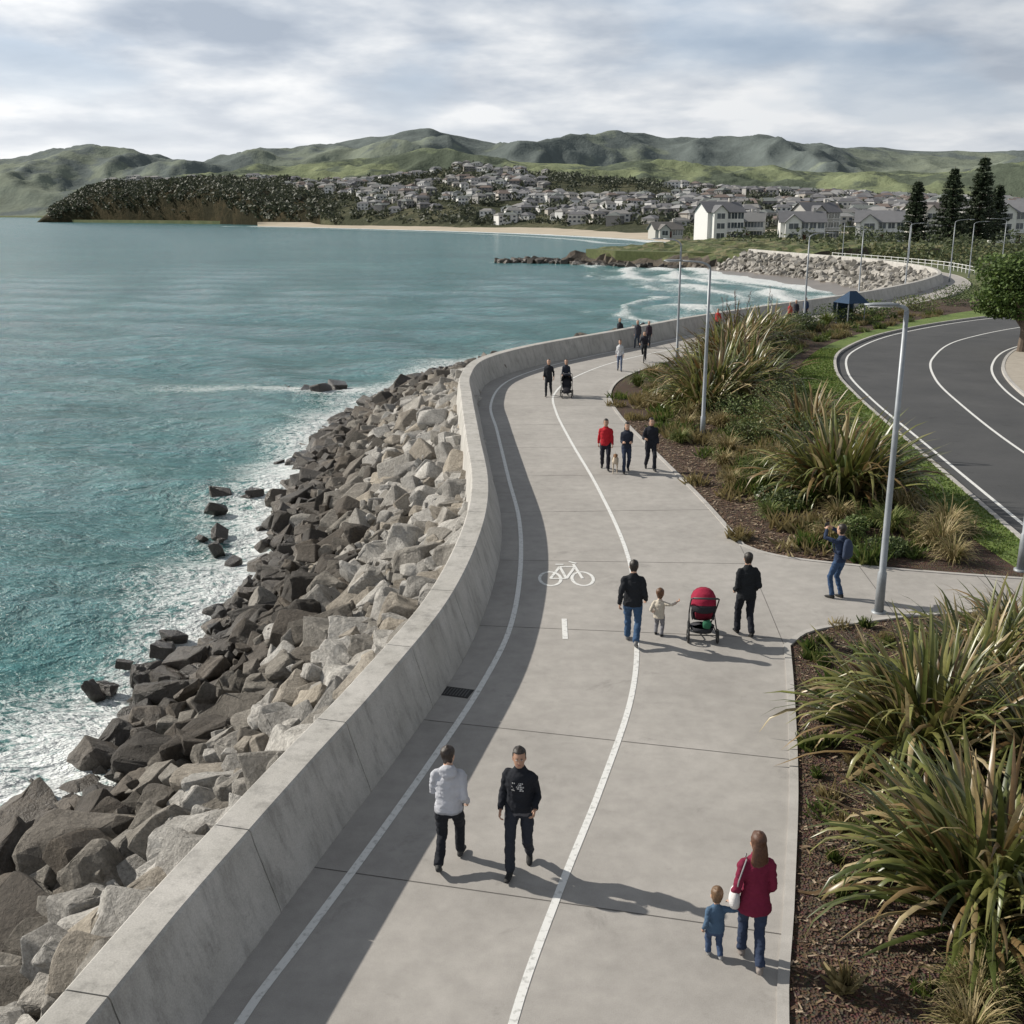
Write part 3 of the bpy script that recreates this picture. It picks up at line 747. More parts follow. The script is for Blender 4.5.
while cnt<16000:
    y=random.uniform(24.6,70); x=random.uniform(12,24)
    if not inpoly(x,y,lawnP): continue
    a=random.uniform(0,6.28);h=random.uniform(.03,.07);w=.012+.0006*y
    lg.add([(x-w*math.cos(a),y-w*math.sin(a),.01),(x+w*math.cos(a),y+w*math.sin(a),.01),(x+random.uniform(-.03,.03),y+random.uniform(-.03,.03),.01+h)],[(0,1,2)],0,random.choice([(.09,.15,.03),(.13,.19,.04),(.17,.20,.06)])); cnt+=1
lg.build('lawn_blades',[M_foliage])
M_mulch,nt,b=new_mat("bark_mulch")
vo=N(nt,'ShaderNodeTexVoronoi'); vo.inputs['Scale'].default_value=28; tc=N(nt,'ShaderNodeTexCoord'); nt.links.new(tc.outputs['Object'],vo.inputs['Vector'])
c=mixc(nt,noise_n(nt,2,4,.6),(.055,.031,.02),(.15,.095,.06)); c=mixc(nt,.5,c,mixc(nt,1.0,c,vo.outputs['Color'],'MULTIPLY'))
nt.links.new(c,b.inputs['Base Color']); b.inputs['Roughness'].default_value=.95; bump(nt,b,vo.outputs['Distance'],1.0,.04)
up_e=[p for p in offset(pr2,-.13) if p.y<112]
bed_up=up_e+[p for p in reversed(li) if p.y>=24.5 and p.x<60]+[Vector((12.2,24.55,0))]+list(reversed([p for p in offset(su,.12) if p.x<12.2]))
poly_sheet('planting_bed',bed_up,-.02,M_mulch)
lowP=offset(pr,-.13)+offset(sl,-.12)[1:]+[p for p in reversed([q for q in klw if q.y<22.3])]
poly_sheet('planting_bed',lowP,-.02,M_mulch)
M_grit=simple("footpath_beige",(.34,.30,.25),(.42,.38,.32),2,.9,.2,50)
vr=offset(roadR,-.16); vr2=offset(roadR,-2.2)
poly_sheet('footpath',[p for p in vr if p.y<118]+list(reversed([p for p in vr2 if p.y<118])),.01,M_grit)
vr4=offset(roadR,-9)
poly_sheet('lawn',[p for p in vr2 if p.y<112]+list(reversed([p for p in vr4 if p.y<112])),-.02,M_lawn)

ch=MB()
def chips(P_,n,yr,xr,grow=1):
    k=0
    while k<n:
        k+=1
        y=yr[0]+(yr[1]-yr[0])*random.random()**1.2; x=random.uniform(*xr)
        if not inpoly(x,y,P_): continue
        a=random.uniform(0,6.28);l=random.uniform(.015,.055)*grow;w=random.uniform(.006,.016)*grow;z=-.012+random.random()*.02;dz=random.uniform(-.012,.012)
        ca,sa=math.cos(a),math.sin(a)
        ch.add([(x-l*ca-w*sa,y-l*sa+w*ca,z-dz),(x-l*ca+w*sa,y-l*sa-w*ca,z-dz),(x+l*ca+w*sa,y+l*sa-w*ca,z+dz),(x+l*ca-w*sa,y+l*sa+w*ca,z+dz+.008)],[(0,1,2,3)],0,random.choice([(.12,.075,.045),(.20,.14,.085),(.06,.036,.024),(.32,.25,.18),(.15,.09,.06)]))
chips(lowP,20000,(10,28),(2.5,12)); chips(bed_up,9000,(26,45),(4.5,8.5),1.5)
ch.build('mulch_chips',[simple('bark_chip',(.8,.8,.8),(1.2,1.2,1.2),9,.9,attr=True)])

# ------------------------------------------------------------------ plants
GRN=[(.085,.10,.028),(.12,.14,.038),(.17,.18,.055),(.24,.23,.085),(.065,.085,.025),(.20,.20,.065)]
BRZ=[(.13,.08,.035),(.22,.15,.07),(.30,.23,.12)]
def blade(mb,base,az,el,L,w,droop,col,seg=7,fold=.25,twist=0):
    ca,sa=math.cos(az),math.sin(az)
    pos=Vector(base); ang=el; V=[];d=L/seg
    for i in range(seg+1):
        t=i/seg
        ww=w*(min(1,.45+t*2.2))*(1-t**2.6)**.8+.0015
        side=Vector((-sa,ca,0)); dirv=Vector((ca*math.sin(ang),sa*math.sin(ang),math.cos(ang)))
        upn=dirv.cross(side)
        tw=twist*t; s2=side*math.cos(tw)+upn*math.sin(tw)
        V+=[pos-s2*ww,pos+upn*(ww*fold),pos+s2*ww]
        pos=pos+dirv*d; ang+=droop*(.25+t*t*1.6)/seg*2
        if pos.z<.03: pos.z=.03
    F=[]
    for i in range(seg):
        a=i*3; F+=[(a,a+1,a+4,a+3),(a+1,a+2,a+5,a+4)]
    mb.add(V,F,0,col)
def flax(loc,s=1.0,n=240,spikes=0,bronze=.25,w=.047):
    mb=MB()
    fans=int(n/9)
    for f in range(fans):
        fa=random.uniform(0,6.28); fr=random.random()**.5*.5*s
        base=(fr*math.cos(fa),fr*math.sin(fa),0)
        faz=fa+random.gauss(0,.5); fe=fr/s*1.35+random.uniform(0,.25)
        for k in range(9):
            L=s*random.uniform(1.35,2.2)
            g=random.random()
            if g<bronze: col=random.choice(BRZ)
            elif g<bronze+.08: col=(.42,.34,.20)
            else: col=random.choice(GRN)
            el=abs(fe+(k-4)*.08+random.gauss(0,.12))
            blade(mb,base,faz+random.gauss(0,.5),el,L,w*s*random.uniform(.75,1.15),random.choice((.3,.5,.9,1.4,2.0,2.4))*random.uniform(.7,1.2),col,8,.3,random.uniform(-.7,.7))
    for k in range(spikes):
        a=random.uniform(0,6.28); L=random.uniform(2.1,2.6)*s; x,y=.5*math.cos(a),.5*math.sin(a)
        mb.add(*tube([(0,0,0),(x*.5,y*.5,L*.5),(x,y,L)],[.018,.014,.006],5),0,(.07,.035,.025))
        for q in range(10):
            z=L*(.7+.03*q); mb.add(*tube([(x*z/L,y*z/L,z),(x*z/L+random.uniform(-.1,.1),y*z/L+random.uniform(-.1,.1),z+.12)],[.012,.016],4),0,(.10,.04,.03))
    return mb.build('flax_plant',[M_flax],True,loc=(loc[0],loc[1],-.03),rotz=0)
flax((6.6,15.9),1.12,480); flax((5.95,11.7),1.12,480); flax((8.3,15.2),1.05,330); flax((7.5,11.2),1.05,300); flax((8.4,18.4),1.0,260)
flax((9.9,32.2),1.48,520,0); flax((9.2,49.5),1.6,480,0); flax((11.3,52.5),1.5,360,2); flax((11.4,58.5),1.65,380,3,.4); flax((13.8,67),1.6,300,3,.4); flax((8.2,47.2),1.15,300); flax((11.4,41.5),1.2,260,0,.5); flax((16.7,72.5),1.5,240,2)
flax((9.9,19.6),.95,230); flax((12.4,62.5),1.45,260,2)
def tussock(loc,s=1,n=260,cols=None):
    mb=MB(); cols=cols or [(.28,.22,.11),(.37,.30,.16),(.21,.18,.08),(.16,.16,.055),(.43,.35,.20)]
    for _ in range(n):
        a=random.uniform(0,6.28); r=random.random()*.14*s
        blade(mb,(r*math.cos(a),r*math.sin(a),0),a+random.gauss(0,.3),abs(random.gauss(.4,.3)),s*random.uniform(.5,.95),.006*s+.00022*loc[1],random.uniform(.8,2.6),random.choice(cols),5,.1)
    return mb.build('tussock_grass',[M_foliage],False,loc=(loc[0],loc[1],-.03))
GT=[(.12,.16,.04),(.16,.19,.06),(.09,.13,.03),(.22,.22,.08)]
for i,(x,y,s) in enumerate(((10.1,21.2,1.1),(9.3,20.7,.95),(10.9,21.0,1.1),(11.4,21.6,1.0),(11.0,27.0,1.2),(11.7,28.4,1.2),(10.2,28.6,1.0),(11.2,30.5,1.1),(11.6,33,1.1),(5.0,10.1,.75),(5.35,10.4,.8),(4.75,9.6,.7),(9.0,17.0,1.0),(9.1,29.6,.9),(8.1,35.2,1.0),(7.7,38.5,1.1),(9.2,37.2,1.0),(6.9,43,1.0),(10.4,39.0,1.1),(6.4,48,1.1),(6.9,52,1.1),(8.4,56,1.2),(9.8,60.5,1.2),(12.0,65,1.2),(8.4,43.5,1),(11.0,36.0,1.1),(13.6,69,1.3),(13.0,60,1.2),(17,76,1.5),(19.4,79,1.5),(24,85,1.6),(27,89,1.6),(18.4,74.4,1.4),(8.3,27.6,.8),(7.3,30.0,.7),(10.9,25.9,.9),(6.9,33.6,.8),(8.6,32.6,.9),(11.5,34.5,1.1),(12.0,38,1.1),(7.4,45.6,1.1),(10.8,44,1.1),(6.3,54.5,1.1),(10.2,57,1.2),(7.4,57.7,1),(11.2,64.2,1.2),(6.3,40.5,.8),(7.2,36.5,.8),(8.9,34.4,.9),(9.8,41,1),(12.3,43,1.1),(12.6,47,1.1),(10.9,48.2,1.1))):
    tussock((x,y),s*1.05,int(300 if y<45 else 180),GT if i%4==2 else None)
def leafcloud(mb,c,rad,n,size,cols,shell=.45,zmin=None):
    for _ in range(n):
        while True:
            p=Vector((random.uniform(-1,1),random.uniform(-1,1),random.uniform(-1,1)))
            if p.length<=1 and p.length>1e-3: break
        p=p.normalized()*(p.length**shell)
        q=Vector((c[0]+p.x*rad[0],c[1]+p.y*rad[1],c[2]+p.z*rad[2]))
        if zmin is not None and q.z<zmin: q.z=zmin+random.random()*.05
        a=Vector((random.gauss(0,1),random.gauss(0,1),random.gauss(0,1))).normalized(); b_=a.orthogonal().normalized()
        s=size*random.uniform(.6,1.4)
        mb.add([q-a*s,q+b_*s*.55,q+a*s,q-b_*s*.55],[(0,1,2,3)],0,random.choice(cols))
SHG=[(.045,.07,.022),(.06,.09,.027),(.085,.115,.035),(.035,.055,.02),(.11,.14,.05)]
SHL=[(.08,.12,.03),(.12,.16,.05),(.15,.18,.06),(.06,.09,.025)]
def shrub(loc,r,h,n,size=.04,cols=SHG,name='coastal_shrub'):
    mb=MB()
    for k in range(7):
        a=random.uniform(0,6.28); q=random.random()*.65*r
        leafcloud(mb,(q*math.cos(a),q*math.sin(a),h*random.uniform(.3,.62)),(r*.52,r*.52,h*.42),n//7,size,cols,.4,0)
    for k in range(5):
        a=random.uniform(0,6.28); mb.add(*tube([(0,0,0),(r*.3*math.cos(a),r*.3*math.sin(a),h*.4),(r*.5*math.cos(a),r*.5*math.sin(a),h*.75)],[.03,.02,.008],5),1)
    return mb.build(name,[M_foliage,M_bark],loc=(loc[0],loc[1],-.03))
for i,(x,y,r,h) in enumerate(((10.8,38.6,1.6,1.5),(10.0,43.5,1.7,1.4),(11.6,46,1.6,1.5),(11.9,50,1.4,1.4),(12.1,55,1.5,1.5),(10.2,54.5,1.5,1.3),(7.9,31.2,.9,.6),(11.0,35.0,1.0,1.0),(8.9,40.6,1.3,1.0),(13.4,63.0,1.4,1.5),(16.0,69.8,1.8,1.6),(18.6,76.5,1.8,1.5),(26,87,2.2,1.5),(30,92,2.3,1.6),(36,99,2.8,1.6),(41,105,3,2),(47,112,3,2),(55,119,4,2.2),(9.2,46.0,1.2,.9),(7.6,50.0,.9,.7),(9.6,35.4,1.0,.7),(21,80.8,1.8,1.4),(9.0,28.4,.7,.5),(8.1,34.0,.8,.5),(9.6,26.6,.6,.45))):
    shrub((x,y),r,h,1700 if y<60 else 1100,.045 if y<60 else .09,(SHG,SHL,[(.07,.10,.03),(.11,.14,.045),(.15,.155,.055)])[i%3])
gc=MB()
GCC=[(.07,.12,.025),(.11,.16,.04),(.15,.18,.05),(.18,.19,.07),(.08,.11,.03)]
DRY=[(.26,.21,.10),(.32,.26,.14),(.18,.15,.07),(.22,.185,.09)]
def clump(x,y,r,n,size,cols):
    for _ in range(n):
        a=random.uniform(0,6.28);q=r*random.random()**.6
        px,py=x+q*math.cos(a),y+q*math.sin(a)
        t=Vector((random.gauss(0,.6),random.gauss(0,.6),1)).normalized(); s_=t.orthogonal().normalized()
        L=size*random.uniform(.6,1.5)
        b_=Vector((px,py,-.02)); gc.add([b_-s_*L*.14,b_+s_*L*.14,b_+t*L+s_*L*.03,b_+t*L-s_*L*.03],[(0,1,2,3)],0,random.choice(cols))
prn=[p for p in pr]
for _ in range(190):
    for _k in range(30):
        y=random.uniform(8.5,21.5); x=random.uniform(3.5,11)
        if inpoly(x,y,lowP): break
    dist=min((Vector((x,y,0))-p).length for p in prn)
    if dist<.35: continue
    clump(x,y,random.uniform(.06,.28),random.randint(30,100),random.uniform(.10,.24),GCC if random.random()<.8 else DRY)
for _ in range(1900):
    y=random.uniform(25.5,95) if random.random()<.5 else random.uniform(25.5,60); x=random.uniform(4.5,40)
    if not inpoly(x,y,bed_up): continue
    dist=min((Vector((x,y,0))-p).length for p in pr2[:140])
    if dist<1.5 and random.random()<.80: continue
    cols=GCC if random.random()<.52 else DRY
    clump(x,y,random.uniform(.25,.75),int(random.randint(60,120)),random.uniform(.16,.42),cols)
gc.build('groundcover_planting',[M_foliage])

# ------------------------------------------------------------------ trees
def tree(name,loc,h,r,n=5000,size=.10,cols=SHG):
    mb=MB(); th=h*.35
    mb.add(*tube([(0,0,-.1),(.05,.02,th*.5),(.0,.06,th),(.1,0,h*.7)],[.05*h,.038*h,.03*h,.012*h],10),1)
    cents=[]
    for k in range(20):
        a=random.uniform(0,6.28); rr=r*random.uniform(.3,.72); z=h*random.uniform(.33,.84)
        e=(rr*math.cos(a),rr*math.sin(a),z); cents.append(e)
        mb.add(*tube([(0,0,th*random.uniform(.6,1)),(e[0]*.5,e[1]*.5,(th+z)*.5),e],[.02*h,.013*h,.004*h],6),1)
    cents+=[(0,0,h*.85),(r*.2,0,h*.8)]
    for e in cents:
        leafcloud(mb,e,(r*.42,r*.42,h*.17),n//len(cents),size,cols,.5)
    return mb.build(name,[M_foliage,M_bark],loc=loc)
PT=[(.06,.10,.025),(.09,.14,.035),(.12,.17,.045),(.05,.08,.02)]
tree('pohutukawa_tree',(31.6,68.5,0),6.0,3.6,15000,.13,PT)
tree('pohutukawa_tree',(36.5,74.5,0),5.8,3.2,7000,.16,PT)
def norfolk(loc,h):
    mb=MB(); mb.add(*tube([(0,0,0),(0,0,h*.5),(0,0,h)],[.45,.28,.04],8),1)
    lv=int(h/.8)
    for i in range(lv):
        t=i/lv; z=h*(.08+.90*t)+random.uniform(-.2,.2); rad=(1-t)**.75*h*.235*random.uniform(.8,1.12)+.35
        nb_=7
        for k in range(nb_):
            a=2*math.pi*(k+random.random()*.8)/nb_; ln=rad*random.uniform(.7,1.15)
            ex,ey=ln*math.cos(a),ln*math.sin(a)
            mb.add(*tube([(0,0,z),(ex,ey,z+ln*.12)],[.06,.02],4),1)
            for q in range(8):
                f=.2+.85*q/8; leafcloud(mb,(ex*f,ey*f,z+ln*.12*f),(.55,.55,.32),8,.34,[(.03,.045,.026),(.042,.06,.033),(.06,.08,.042)],.5)
    return mb.build('norfolk_pine',[M_foliage,M_bark],loc=loc)
norfolk((107,302,0),17); norfolk((114,296,0),20); norfolk((123,300,0),23); norfolk((131,308,0),16)

# ------------------------------------------------------------------ street lamps
def lamp(x,y,h=6.6,az=R(180),arm=1.3,rise=.35):
    e=empty('street_lamp',(x,y,0),0)
    mb=MB(); ca,sa=math.cos(az),math.sin(az)
    mb.add(*loft([((0,0,-.05),.16,.16),((0,0,.03),.16,.16)],16),0)
    mb.add(*loft([((0,0,.03),.10,.10),((0,0,.9),.095,.095),((0,0,.93),.074,.074),((0,0,h*.55),.062,.062),((0,0,h-rise),.048,.048)],14),0)
    pts=[(0,0,h-rise-.02)]
    for i in range(1,8):
        t=i/7*math.pi/2; pts.append((ca*arm*.6*(1-math.cos(t)),sa*arm*.6*(1-math.cos(t)),h-rise+rise*math.sin(t)))
    pts.append((ca*arm,sa*arm,h+.03))
    mb.add(*tube(pts,[.045]*3+[.04]*3+[.033]*3,10),0)
    mb.build('pole',[M_metal],True,parent=e)
    hd_=MB(); c=Vector((ca*(arm+.25),sa*(arm+.25),h+.03))
    V,F=loft([((-.34,0,0),.05,.025),((-.2,0,.005),.11,.04),((.15,0,.005),.13,.035),((.33,0,0),.07,.02)],12,xh=(0,1,0))
    hd_.add([(c.x+v[0]*ca-v[1]*sa,c.y+v[0]*sa+v[1]*ca,c.z+v[2]) for v in V],F,0)
    V,F=box(-.2,.26,-.09,.09,-.045,-.033)
    hd_.add([(c.x+v[0]*ca-v[1]*sa,c.y+v[0]*sa+v[1]*ca,c.z+v[2]) for v in V],F,1)
    hd_.build('lamp_head',[M_metal,M_white],True,parent=e)
lamp(7.9,22.3,6.5,R(175),.25,.1); lamp(7.2,40.9,6.6,R(175),1.1,.25); lamp(9.3,62.2,6.9,R(160),1.1); lamp(12.25,25.2,7.4,R(200),.4,.1)
lamp(21.4,81.5,6.9,R(0),1.3); lamp(34.2,110.4,7.0,R(180),1.2); lamp(43.5,124,7.2,R(20),1.3); lamp(54.5,139.8,7.5,R(0),1.8); lamp(70,161,7.5,R(180),1.8); lamp(61,150,7.2,R(10),1.6); lamp(64,182,7,R(180),1.6); lamp(75,145,7.5,R(0),1.6); lamp(60,205,7,R(180),1.6)

e=empty('picnic_shelter',(26.3,86.5,0),R(20))
m=MB()
for sx in(-1,1):
    for sy in(-1,1): m.add(*tube([(sx*.75,sy*.7,0),(sx*.75,sy*.7,1.7)],.05,8),0)
m.build('posts',[M_metal],parent=e)
m=MB(); V=[(-.95,-1,1.6),(.95,-1,1.6),(.95,1,1.6),(-.95,1,1.6),(-.3,-.1,2.5),(.3,-.1,2.5),(-.9,.9,.3),(.9,.9,.3)]
m.add(V,[(0,1,5,4),(1,2,5),(2,3,4,5),(3,0,4),(0,1,2,3),(3,2,7,6)],0); m.build('canopy',[cloth((.04,.07,.12))],parent=e)

# ------------------------------------------------------------------ ground
M_ground,nt,b=new_mat("ground_scrub")
c=ramp(nt,noise_n(nt,.05,6,.7),[(.3,(.06,.08,.028)),(.5,(.09,.11,.038)),(.7,(.15,.15,.07))])
c=mixc(nt,1.0,c,ramp(nt,noise_n(nt,1.5,4,.7),[(.3,.7),(.7,1.25)]),'MULTIPLY')
nt.links.new(c,b.inputs['Base Color']); b.inputs['Roughness'].default_value=.95; bump(nt,b,noise_n(nt,3,4,.7),.6,.15)
coast=[Vector((-7,-300,0)),Vector((-7,-60,0))]+[p for p in offset(cr(WB,2.0),.6)]+[Vector(q+(0,)) for q in [(46,246),(36,252),(24,262),(18,275),(27,288),(50,325),(66,400),(80,470),(112,530),(82,640),(35,738),(-30,855),(-106,970),(-176,1105),(-330,1260),(-600,1510),(-640,1640),(-500,2000),(-2200,4200),(-6000,5200),(-9000,9000),(9000,9000),(9000,-300)]]
poly_sheet('ground',coast,-.16,M_ground,6)

HP=[Vector(q+(0,)) for q in [(58,236),(44,240),(34,249),(22,262),(13,275),(22,290),(40,315),(52,345),(62,400),(66,470),(110,470),(110,236)]]
kd=kdtree.KDTree(2000); idx=0
for i in range(len(HP)):
    a,b_=HP[i],HP[(i+1)%len(HP)]
    if i>=9: continue
    nseg=max(2,int((b_-a).length/1))
    for k in range(nseg):
        p=a.lerp(b_,k/nseg); p+=Vector((noise.noise(p*.15)*3,noise.noise(p*.15+Vector((9,0,0)))*3,0)); kd.insert(p,idx); idx+=1
kd.balance()
def hfield(name,x0,x1,y0,y1,st,fn,mats,colfn):
    nx=int((x1-x0)/st)+1;ny=int((y1-y0)/st)+1;V=[]
    for j in range(ny):
        for i in range(nx):
            x=x0+i*st;y=y0+j*st; V.append((x,y,fn(x,y)))
    mb=MB()
    mb.v=V
    for j in range(ny-1):
        for i in range(nx-1):
            f=(j*nx+i,j*nx+i+1,(j+1)*nx+i+1,(j+1)*nx+i)
            if max(V[k][2] for k in f)<-4.2: continue
            mb.f.append(f); mb.m.append(0); mb.c.append(colfn(V[f[0]]))
    return mb.build(name,mats,False)
def hl(x,y):
    co,_,d=kd.find(Vector((x,y,0)))
    ins=inpoly(x,y,HP)
    if not ins: d=-d
    nn=noise.fractal(Vector((x*.12,y*.12,0)),1.0,2.0,4)
    z=-4.6+5.4*(1-math.exp(-max(d+1.5,0)/4.5))+ (nn*1.4 if d>-1 else 0)
    if d<-1.5: z=-5+nn*.3
    if d>14: z=min(z,1.2+nn*.8)
    z-=max(0,(x-95))*.3
    return z
M_vcol=simple("headland_surface",(.75,.75,.75),(1.25,1.25,1.25),.8,.95,.8,2,.3,attr=True)
def hlc(v):
    n_=noise.noise(Vector((v[0]*.3,v[1]*.3,5)))
    if v[2]<-1.4+n_*1.5: return random.choice([(.06,.05,.04),(.08,.065,.05),(.11,.09,.065)])
    return random.choice([(.08,.10,.035),(.11,.12,.045),(.06,.08,.027),(.16,.15,.075)])
hfield('rocky_headland',5,112,232,474,1.3,hl,[M_vcol],hlc)
rf=MB()
for _ in range(220):
    t=random.random()
    if t<.5: x,y=random.uniform(-4,16),random.gauss(279,3)
    else:
        a=random.choice([((46,243),(34,249)),((34,249),(22,262)),((22,262),(13,275))]); q=random.random(); x=a[0][0]*(1-q)+a[1][0]*q+random.gauss(-1,1.5); y=a[0][1]*(1-q)+a[1][1]*q+random.gauss(-1,1.5)
    put_rock(rf,(x,y,-3.5+random.uniform(-.3,.2)),random.uniform(1.2,3.2),random.choice([(.055,.048,.04),(.075,.062,.05)]),.3)
rf.build('reef_rocks',[M_rock])

# ------------------------------------------------------------------ hills
def itp(tab,q,j):
    xs=[r[0] for r in tab]; return float(np.interp(q,xs,[r[j] for r in tab]))
SUB=[(-.418,1500,1560,-4),(-.410,1500,1600,6),(-.396,1495,1680,20),(-.370,1470,1700,43),(-.352,1440,1700,51),(-.273,1300,1650,54),(-.23,1170,1600,49),(-.16,1000,1500,47),(-.098,905,1450,56),(-.037,810,1400,60),(.025,740,1350,54),(.095,610,1250,41),(.165,520,1150,30),(.252,490,1050,22),(.34,490,1000,18),(.449,490,950,17),(.8,490,950,18)]
def subz(q,s):
    zc=itp(SUB,q,3)
    k=float(np.interp(q,[-.25,-.13,.0,1],[.16,.6,.85,.9]))
    D0=itp(SUB,q,1);D1=itp(SUB,q,2); D=D0+(D1-D0)*s
    x=q*D
    nn=noise.fractal(Vector((x*.006,D*.006,1)),1.0,2.0,4)
    if s<=1: z=-4+(zc+4)*max(s,0)**k
    else: z=zc-(s-1)*30
    z+=nn*6*min(1,max(s,0)*3)*min(1,(zc+4)/30)
    if q<-.15: z+=noise.fractal(Vector((x*.03,0,1)),1,2,3)*5*min(1,s*4)*min(1,(zc+4)/30)
    return x,D,z
def ribbon(name,q0,q1,nq,S,fn,mats,colfn=None):
    V=[];ns=len(S)
    for i in range(nq+1):
        q=q0+(q1-q0)*i/nq
        for s in S: V.append(fn(q,s))
    mb=MB(); mb.v=V
    for i in range(nq):
        for j in range(ns-1):
            f=(i*ns+j,(i+1)*ns+j,(i+1)*ns+j+1,i*ns+j+1); mb.f.append(f); mb.m.append(0); mb.c.append(colfn(q0+(q1-q0)*i/nq,S[j]) if colfn else (1,1,1))
    return mb.build(name,mats,True)
def hillmat(name,scale,bush,grass,grass2,lo,hi,fine,bs,bd):
    m,nt,b=new_mat(name)
    n1=noise_n(nt,scale,6,.62,dist=.4); n2=noise_n(nt,scale*5,4,.65,off=(300,50,0)); n3=noise_n(nt,fine,4,.7)
    v=math_n(nt,'ADD',math_n(nt,'MULTIPLY',n1,.72),math_n(nt,'MULTIPLY',n2,.28))
    mk_=ramp(nt,v,[(lo,0.0),(hi,1.0)])
    g=mixc(nt,ramp(nt,n2,[(.35,0.0),(.65,1.0)]),grass,grass2)
    c=mixc(nt,mk_,bush,g)
    c=mixc(nt,1.0,c,ramp(nt,n3,[(.25,.78),(.75,1.18)]),'MULTIPLY')
    a=N(nt,'ShaderNodeAttribute',attribute_name='Col'); c=mixc(nt,1.0,c,a.outputs['Color'],'MULTIPLY')
    nt.links.new(c,b.inputs['Base Color']); b.inputs['Roughness'].default_value=1; b.inputs['Specular IOR Level'].default_value=.05
    bump(nt,b,n3,bs,bd)
    return m
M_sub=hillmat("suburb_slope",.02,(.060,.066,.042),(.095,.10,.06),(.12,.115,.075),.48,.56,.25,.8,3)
M_mid=hillmat("pasture_hazed",.0034,(.100,.120,.088),(.225,.250,.145),(.18,.21,.125),.47,.51,.03,.5,12)  # distance haze painted into the bush and grass colours
M_far=hillmat("bush_mountain_hazed",.0016,(.135,.158,.152),(.215,.240,.185),(.185,.212,.175),.505,.55,.012,.4,22)  # paler, bluer base colours stand in for aerial haze
ribbon('suburb_hill',-.42,.78,520,[0,.01,.03,.06,.1,.16,.22,.3,.4,.5,.6,.7,.8,.9,1.0,1.1,1.3,1.8],subz,[M_sub],lambda q,s:(.50,.42,.38) if (q<-.17 and s<.25) else (1,1,1))
M_sand=simple("beach_sand",(.40,.345,.26),(.50,.43,.34),.05,.95)
be=cr([(66,470),(60,520),(30,620),(-10,712),(-80,830),(-150,935),(-235,1050)],8)
V=[]; nbv=normals(be)
for i,(p,n) in enumerate(zip(be,nbv)):
    tp=min(1,(len(be)-1-i)/8)
    for d,z in ((-6,-4.4),(0,-3.5),(25*tp,-2.4),(45*tp,-1.2),(64*tp,-.05),(90*tp,.1)):
        V.append((p.x-n.x*d,p.y-n.y*d,z+noise.noise(p*.05)*.3))
F=[(i*6+k,i*6+k+1,(i+1)*6+k+1,(i+1)*6+k) for i in range(len(be)-1) for k in range(5)]
mb=MB();mb.add(V,F);mb.build('sand_beach',[M_sand],True)
MID=[(-.34,1900,2900,0),(-.291,1900,3000,66),(-.22,1900,3000,98),(-.16,1900,3000,110),(-.098,1900,3100,148),(-.05,1900,3100,152),(.007,1900,3000,130),(.077,1900,3000,112),(.147,1900,3000,112),(.217,1900,3000,92),(.296,1900,3000,98),(.449,1900,3000,106),(.8,1900,3000,115)]
FAR=[(-1.0,3800,5600,120),(-.6,3800,5400,160),(-.449,3800,5200,190),(-.396,3800,5200,250),(-.344,3800,5200,248),(-.273,3800,5200,220),(-.221,3800,5200,260),(-.16,3800,5200,252),(-.116,3800,5200,295),(-.072,3800,5200,357),(-.037,3800,5200,330),(.007,3800,5200,312),(.042,3800,5200,278),(.095,3800,5200,312),(.165,3800,5200,312),(.217,3800,5200,297),(.252,3800,5200,270),(.305,3800,5200,305),(.358,3800,5200,300),(.449,3800,5200,280),(.8,3800,5200,265)]
def ridge(x,y,f,o):
    return noise.ridged_multi_fractal(Vector((x*f,y*f,o)),.9,2.1,5,1.0,2.0)
def mk_hill(tab,f,amp,o,zt):
    def fn(q,s):
        D0=itp(tab,q,1);D1=itp(tab,q,2);zc=itp(tab,q,3);D=D0+(D1-D0)*s;x=q*D
        r=ridge(x,D,f,o)-1.0
        prof=math.sin(min(s,1)*math.pi/2)**1.3 if s<=1 else 1-(s-1)*.8
        z=zt+(zc-zt)*prof+amp*r*(1-.75*min(s,1)**3)*min(1,s*4)
        return x,D,max(z,zt)
    return fn
SS=[i/60 for i in range(61)]+[1.05,1.15,1.3,1.6]
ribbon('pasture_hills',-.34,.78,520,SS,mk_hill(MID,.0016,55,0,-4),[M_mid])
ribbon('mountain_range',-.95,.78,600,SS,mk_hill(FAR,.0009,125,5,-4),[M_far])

# ------------------------------------------------------------------ hillside houses / trees
M_hw=simple("house_paint",(.9,.9,.9),(1.1,1.1,1.1),.3,.8,attr=True)
hs_=MB(); ht_=MB()
def tinyhouse(mb,x,y,z,w,d,h,rot,wc,rcol):
    c,s=math.cos(rot),math.sin(rot)
    def tr(p): return (x+p[0]*c-p[1]*s,y+p[0]*s+p[1]*c,z+p[2])
    v,f=box(-w/2,w/2,-d/2,d/2,-4,h); mb.add([tr(q) for q in v],f,0,wc)
    rh=d*.24;o=.5
    V=[(-w/2-o,-d/2-o,h),(w/2+o,-d/2-o,h),(w/2+o,d/2+o,h),(-w/2-o,d/2+o,h),(-w/2*.55,0,h+rh),(w/2*.55,0,h+rh)]
    V=[(a,b_,c_+.02) for a,b_,c_ in V]
    mb.add([tr(q) for q in V],[(0,1,5,4),(2,3,4,5),(3,2,1,0),(1,2,5),(3,0,4)],0,rcol)
    for st in range(max(1,int(h/2.6))):
        nw=max(2,int(w/2.8))
        for k in range(nw):
            xx=-w/2+w*(k+.5)/nw; zz=.9+2.6*st
            v,f=box(xx-.8,xx+.8,-d/2-.04,-d/2-.01,zz,zz+1.2); mb.add([tr(q) for q in v],f,0,(.07,.08,.095))
